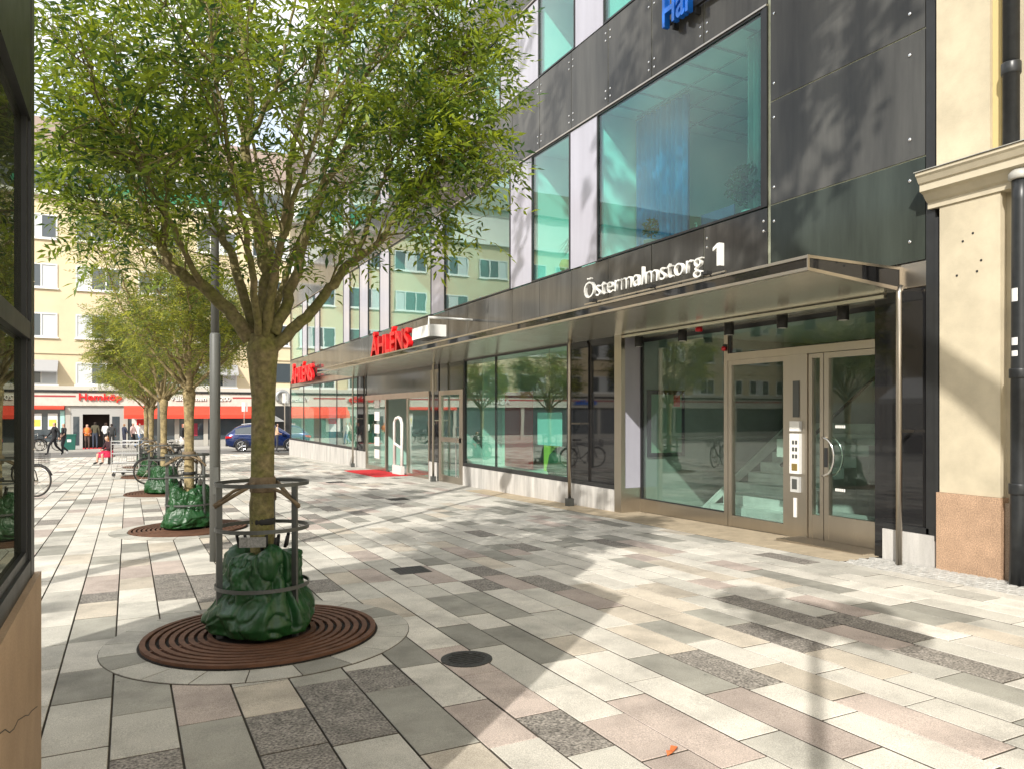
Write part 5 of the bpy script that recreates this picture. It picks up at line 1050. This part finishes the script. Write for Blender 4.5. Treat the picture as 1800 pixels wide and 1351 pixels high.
# ------------------------------------------------------------------ blue car on the cross street (local: x forward)
def make_car():
    t = thing('parked_car', 'dark blue sport utility car on the cross street, rear to the left', 'car', (0, 0, 0))
    paint = mat('blue_paint', (.006, .022, .11), .22, .4, coat=1.0)
    # stations: x, sill z, belt z, roof z, half width sill, belt, roof
    S = [(-2.28, .62, .86, .90, .60, .70, .62), (-2.22, .42, .98, 1.02, .78, .82, .70), (-2.05, .32, 1.02, 1.16, .88, .90, .68), (-1.75, .26, 1.03, 1.42, .92, .925, .66), (-1.45, .24, 1.02, 1.55, .93, .935, .64), (-.8, .24, 1.0, 1.63, .93, .94, .63), (0, .24, .98, 1.63, .93, .94, .63), (.5, .24, .97, 1.54, .93, .935, .62), (1.0, .24, .97, 1.25, .93, .93, .64), (1.35, .25, .96, 1.0, .92, .92, .72), (1.8, .27, .90, .94, .90, .88, .70), (2.15, .33, .78, .82, .82, .80, .62), (2.30, .45, .66, .70, .66, .64, .52)]
    mb = MB(); n = 10
    for x, zs_, zb, zr, ws, wb_, wr in S:
        half = [(ws * .9, zs_), (ws, zs_ + .12), (wb_ * 1.01, (zs_ + zb) / 2 + .05), (wb_, zb), (wr + (wb_ - wr) * .12, zb + (zr - zb) * .88), (wr * .8, zr)]
        ring = half + [(-a, b) for a, b in reversed(half)]; mb.v += [(x, a, b) for a, b in ring]
    m = 12
    for i in range(len(S) - 1):
        for j in range(m - 1): mb.f.append((i * m + j, i * m + j + 1, (i + 1) * m + j + 1, (i + 1) * m + j)); mb.m.append(0)
        mb.f.append((i * m + m - 1, i * m, (i + 1) * m, (i + 1) * m + m - 1)); mb.m.append(0)
    mb.f.append(tuple(range(m))); mb.f.append(tuple((len(S) - 1) * m + j for j in reversed(range(m)))); mb.m += [0, 0]
    body = part('body', mb, paint, t, True)
    def side_z(i, u): x, zs_, zb, zr, ws, wb_, wr = S[i]; y = wb_ + (wr + (wb_ - wr) * .12 - wb_) * u; return (x, y, zb + (zr - zb) * .88 * u)
    for s in (-1, 1):
        for ids in ((3, 4, 5), (5, 6), (6, 7, 8)):
            lo = [side_z(i, .10) for i in ids]; hi = [side_z(i, .88) for i in reversed(ids)]
            q = lo + hi; cx_ = sum(p[0] for p in q) / len(q); q = [(cx_ + (p[0] - cx_) * .95, s * (p[1] + .012), p[2]) for p in q]; mb = MB(); mb.poly(q); mb.poly([(p[0], p[1] - s * .008, p[2]) for p in reversed(q)]); part('side_window', mb, M_glassfar, t)
        part('sill_trim', MB().box(-1.2, s * .90, .22, 1.2, s * .945, .36), M_black, t)
        part('window_trim', MB().tube([(-1.75, s * .935, 1.045), (0, s * .95, 1.005), (1.0, s * .942, .99)], .012, 5), M_chrome, t)
        part('door_handle', MB().box(-.5, s * .94, .86, -.3, s * .96, .89), paint, t); part('tail_lamp', MB().prism([(-2.25, .92), (-1.85, .96), (-1.95, .83), (-2.26, .80)], 'y', s * .70, s * .925), mat('tail_red', (.55, .01, .015), .2), t)
        part('headlamp', MB().prism([(2.2, .72), (1.9, .80), (1.85, .70), (2.22, .62)], 'y', s * .60, s * .90), M_chrome, t); part('mirror', MB().box(.85, s * .95, 1.0, 1.0, s * 1.12, 1.13), paint, t)
        for x in (-1.38, 1.38):
            wh = part('wheel', MB().tube([(x, s * .72, .36), (x, s * .945, .36)], .36, 28), M_black, t); part('arch', MB().tube([(x + .42 * math.cos(a), s * .935, .36 + .42 * math.sin(a)) for a in [R(-8 + 14 * k) for k in range(15)]], .028, 6), M_black, t, True)
            part('rim', MB().tube([(x, s * .945, .36), (x, s * .951, .36)], .255, 24), M_black, wh); mb = MB()
            for k in range(5):
                a = 2 * math.pi * k / 5; mb.tube([(x, s * .956, .36), (x + .245 * math.cos(a - .16), s * .956, .36 + .245 * math.sin(a - .16))], .022, 5); mb.tube([(x, s * .956, .36), (x + .245 * math.cos(a + .16), s * .956, .36 + .245 * math.sin(a + .16))], .022, 5)
            mb.tube([(x + .25 * math.cos(a), s * .953, .36 + .25 * math.sin(a)) for a in [2 * math.pi * k / 24 for k in range(24)]], .012, 5, closed=True); part('spoke_star', mb, M_chrome, wh)
    part('rear_window', MB().prism([(-2.10, 1.12), (-1.72, 1.44), (-1.70, 1.43), (-2.08, 1.10)], 'y', -.60, .60), M_glassfar, t); part('light_bar', MB().box(-2.27, -.70, .86, -2.235, .70, .90), mat('tail_red', (.55, .01, .015), .2), t)
    part('rear_bumper', MB().box(-2.26, -.72, .34, -2.10, .72, .52), M_black, t); part('roof_rail', MB().tube([(-1.4, .60, 1.60), (-.8, .62, 1.665), (.1, .62, 1.66), (.5, .6, 1.58)], .014, 5).tube([(-1.4, -.60, 1.60), (-.8, -.62, 1.665), (.1, -.62, 1.66), (.5, -.6, 1.58)], .014, 5), M_chrome, t)
    return t
car = make_car(); car.location = (7.35, 46.8, gz(46.8) + .004); car.rotation_euler = (0, 0, R(-8))

# ------------------------------------------------------------------ people
def base_pose(): return dict(pel=(0, 0, .96), sp=(0, 0, 1.14), ch=(0, .01, 1.34), nk=(0, .0, 1.49), hd=(0, -.015, 1.60), ht=(0, -.005, 1.70),
    ls=(.17, 0, 1.42), le=(.23, .02, 1.14), lw=(.24, -.05, .90), lf=(.24, -.08, .80), rs=(-.17, 0, 1.42), re=(-.23, .02, 1.14), rw=(-.24, -.05, .90), rf=(-.24, -.08, .80),
    lh=(.09, 0, .92), lk=(.10, -.02, .50), la=(.10, .03, .09), lt=(.11, -.13, .045), rh=(-.09, 0, .92), rk=(-.10, -.02, .50), ra=(-.10, .03, .09), rt=(-.11, -.13, .045))
RAD = dict(pel=.125, sp=.115, ch=.125, nk=.055, hd=.088, ht=.082, ls=.065, le=.048, lw=.034, lf=.03, rs=.065, re=.048, rw=.034, rf=.03, lh=.088, lk=.062, la=.045, lt=.036, rh=.088, rk=.062, ra=.045, rt=.036)
BON = [('pel', 'sp', 't'), ('sp', 'ch', 't'), ('ch', 'nk', 't'), ('nk', 'hd', 's'), ('hd', 'ht', 'h'), ('ch', 'ls', 't'), ('ls', 'le', 'a'), ('le', 'lw', 'f'), ('lw', 'lf', 's'), ('ch', 'rs', 't'), ('rs', 're', 'a'), ('re', 'rw', 'f'), ('rw', 'rf', 's'),
       ('pel', 'lh', 'l'), ('lh', 'lk', 'l'), ('lk', 'la', 'c'), ('la', 'lt', 'x'), ('pel', 'rh', 'l'), ('rh', 'rk', 'l'), ('rk', 'ra', 'c'), ('ra', 'rt', 'x')]
def body_mesh(J, top, leg, hair, shoe, shortsleeve=False, calf=None, fat=1.0):
    names = list(J); me = bpy.data.meshes.new('b'); me.from_pydata([J[k] for k in names], [(names.index(a), names.index(b)) for a, b, _ in BON], [])
    ob = bpy.data.objects.new('b', me); COL.objects.link(ob); md = ob.modifiers.new('skin', 'SKIN')
    lay = me.skin_vertices[0] if len(me.skin_vertices) else None
    for i, k in enumerate(names):
        r = RAD[k] * (fat if k in ('pel', 'sp', 'ch', 'ls', 'rs', 'le', 're') else 1); lay.data[i].radius = (r, r); lay.data[i].use_root = (k == 'pel')
    ob.modifiers.new('sub', 'SUBSURF').levels = 2; dg = bpy.context.evaluated_depsgraph_get(); out = bpy.data.meshes.new_from_object(ob.evaluated_get(dg)); bpy.data.objects.remove(ob); bpy.data.meshes.remove(me)
    out.materials.clear()
    for m in (top, leg, M_skin, hair, shoe): out.materials.append(m)
    seg = [(Vector(J[a]), Vector(J[b]), g) for a, b, g in BON]; hc_ = Vector(J['hd'])
    for p in out.polygons:
        c = p.center; best = None
        for a, b, g in seg:
            ab = b - a; u = max(0, min(1, (c - a).dot(ab) / max(ab.length_squared, 1e-9))); d = (c - a - ab * u).length
            if best is None or d < best[0]: best = (d, g)
        g = best[1]; mi = {'t': 0, 'a': 0, 'f': 2 if shortsleeve else 0, 's': 2, 'h': 2, 'l': 1, 'c': 1 if calf is None else 2, 'x': 4}[g]
        if g in ('h', 's') and c.z > hc_.z - .10:
            mi = 3 if (c.y > hc_.y + .01 or c.z > hc_.z + .085) else 2
        p.material_index = mi; p.use_smooth = True
    return out
def person(lb, x, y, rz, pose, top, leg, hair=(.03, .02, .015), shoe=(.03, .03, .03), h=1.75, short=False, calf=None, z0=None, fat=1.0, extra=None, kerb=0):
    J = base_pose(); J.update(pose); me = body_mesh(J, cloth(top, str(top)), cloth(leg, str(leg)), cloth(hair, str(hair)), cloth(shoe, str(shoe)), short, calf, fat)
    t = thing('person', lb, 'person', (0, 0, 0), 'people on the square'); link('body', me, t)
    if extra: extra(t)
    t.location = (x, y, (gz(y) + kerb) if z0 is None else z0); t.rotation_euler = (0, 0, R(rz)); s = h / 1.79; t.scale = (s, s, s); return t
WALK = dict(lh=(.09, -.03, .92), lk=(.1, -.30, .53), la=(.1, -.36, .12), lt=(.1, -.50, .09), rk=(-.1, .10, .50), ra=(-.1, .42, .17), rt=(-.1, .36, .05), le=(.24, .14, 1.16), lw=(.25, .12, .92), lf=(.25, .08, .82), re=(-.24, -.10, 1.15), rw=(-.24, -.28, .95), rf=(-.24, -.36, .90))
WALK2 = dict(lk=(.1, -.12, .50), la=(.1, -.10, .09), lt=(.1, -.25, .045), rk=(-.1, -.06, .5), ra=(-.1, .26, .2), rt=(-.1, .22, .06), le=(.24, -.08, 1.15), lw=(.2, -.24, .98), lf=(.18, -.3, .95))
ARM = dict(re=(-.24, -.06, 1.15), rw=(-.12, -.24, 1.10), rf=(-.05, -.28, 1.10), le=(.24, -.04, 1.14), lw=(.12, -.22, 1.06), lf=(.06, -.26, 1.06))
def bag_l(t): b = MB().lathe([(.0, .62), (.14, .64), (.16, .75), (.12, .95), (.05, .98)], .30, .05, 12); part('shoulder_bag', b, M_black, t, True); part('bag_strap', MB().tube([(.30, .05, .97), (.2, -.05, 1.3), (.12, 0, 1.5)], .012, 5), M_black, t)
def carrier(t): part('carrier_bag', MB().prism([(-.36, .25), (-.14, .25), (-.16, .62), (-.34, .62)], 'y', -.05, .05), M_white, t)
def vest(t): part('vest', MB().lathe([(.16, .93), (.175, 1.0), (.17, 1.2), (.18, 1.35), (.12, 1.46), (.08, 1.48)], 0, .005, 16), cloth((.75, .22, .05), 'vest'), t, True)
BLK = (.015, .015, .017)
person('man in black hooded top walking left past the parked bicycles', -3.55, 47.2, -65, WALK, BLK, (.012, .012, .014), h=1.88)
person('person in black short-sleeved shirt and striped trousers walking beside the man in black', -3.15, 47.7, -60, WALK2, (.02, .02, .022), (.04, .04, .045), h=1.82, short=True, shoe=(.7, .7, .7))
person('person in orange padded vest facing out of the store entrance', -2.35, 54.9, 5, ARM, (.25, .06, .02), (.10, .06, .05), (.15, .07, .04), h=1.68, kerb=.1, extra=vest)
person('man in olive jacket seen from behind at the store door', -1.95, 56.2, 175, {}, (.09, .08, .05), (.05, .06, .09), h=1.85, kerb=.1)
person('person in white jacket and black trousers at the store door', -1.35, 55.9, 150, ARM, (.72, .72, .70), BLK, h=1.78, kerb=.1)
person('person in dark grey coat right of the white jacket', -.98, 55.4, 190, {}, (.05, .05, .05), (.03, .03, .03), h=1.72, kerb=.1, fat=1.1)
person('person in navy coat standing in front of the entrance glass', -.25, 54.9, 120, ARM, (.03, .035, .06), (.03, .03, .05), (.25, .13, .06), h=1.7, kerb=.1, fat=1.1)
person('person in pale pink shirt walking by the first awning', .25, 55.2, 60, WALK2, (.65, .45, .42), BLK, h=1.74, kerb=.1)
person('person in white top and blue jeans beside the bicycles', .62, 54.6, 80, WALK2, (.75, .74, .70), (.18, .27, .42), h=1.72, kerb=.1)
def skirt(t): part('pale_skirt', MB().lathe([(.21, .55), (.22, .6), (.17, .9), (.13, 1.0)], 0, 0, 16), cloth((.75, .72, .66), 'skirt'), t, True); bag_l(t)
person('person in black jacket with shoulder bag and pale skirt walking right', 2.62, 44.2, 75, WALK2, BLK, (.06, .05, .05), (.3, .1, .06), h=1.75, extra=skirt)
person('person in tan top standing behind the near ash trunk by the car', 7.6, 44.6, 80, ARM, (.62, .40, .26), (.05, .05, .06), h=1.72, short=True)
person('person in dark clothes looking into the left store window', -7.6, 55.6, 170, {}, (.04, .04, .05), (.05, .06, .10), h=1.75, kerb=.1)
SIT = dict(pel=(0, .05, .47), sp=(0, .04, .64), ch=(0, -.02, .84), nk=(0, -.07, .98), hd=(0, -.11, 1.08), ht=(0, -.11, 1.18), ls=(.16, -.02, .92), le=(.22, -.12, .68), lw=(.08, -.32, .62), lf=(.03, -.38, .62), rs=(-.16, -.02, .92), re=(-.22, -.12, .68), rw=(-.08, -.32, .62), rf=(-.03, -.38, .62),
           lh=(.10, .02, .45), lk=(.13, -.40, .47), la=(.12, -.36, .09), lt=(.13, -.52, .05), rh=(-.10, .02, .45), rk=(-.13, -.42, .47), ra=(-.12, -.46, .09), rt=(-.13, -.62, .05))
def redskirt(t): part('red_trouser_flare', MB().lathe([(.30, .30), (.29, .36), (.22, .50), (.15, .58)], 0, -.16, 16), cloth((.62, .02, .07), 'redskirt'), t, True)
person('seated woman with orange hair, dark top and bright red skirt', -.70, 34.6, -55, SIT, (.04, .015, .02), (.62, .02, .07), (.55, .25, .06), h=1.72, calf=True, extra=redskirt)
t = thing('stone_stool', 'low dark stool under the seated woman', 'stool', (-.66, 34.58, gz(34.6))); z = gz(34.6); part('seat', MB().lathe([(.17, z + .30), (.19, z + .31), (.19, z + .36), (.17, z + .37)], -.66, 34.58, 16), M_postgrey, t); part('pedestal', MB().lathe([(.1, z), (.08, z + .3)], -.66, 34.58, 12), M_postgrey, t)
# market tents out on the square (mirrored in the entrance doors)
for i, (x, y, lb) in enumerate(((-16, 14, 'white market tent mirrored in the entrance door'), (-19, 21, 'second white market tent mirrored in the lobby glass'))):
    z = gz(y); t = thing('market_tent', lb, 'tent', (x, y, z), 'white market tents'); part('canopy', MB().prism([(x - 2, 2.3), (x, 3.3), (x + 2, 2.3), (x + 2, 2.05), (x - 2, 2.05)], 'y', y - 3, y + 3), M_white, t)
    for a in (-1.95, 1.95):
        for b in (-2.9, 2.9): part('leg', MB().tube([(x + a, y + b, z), (x + a, y + b, 2.06)], .03, 6), M_steel, t)
    tag(part('stall_table', MB().box(x - 1.2, y - 2.4, z + .75, x + 1.2, y + 2.4, z + .82).box(x - 1.1, y - 2.3, z, x + 1.1, y + 2.3, z + .75), mat('cloth_dark', (.08, .07, .06), .9)), 'dark cloth covered stall table under market tent number %s from the entrance' % ('one' if i == 0 else 'two'), 'table')
print('objects', len(bpy.data.objects), 'tris', sum(len(o.data.loop_triangles) if o.type == 'MESH' else 0 for o in bpy.data.objects))
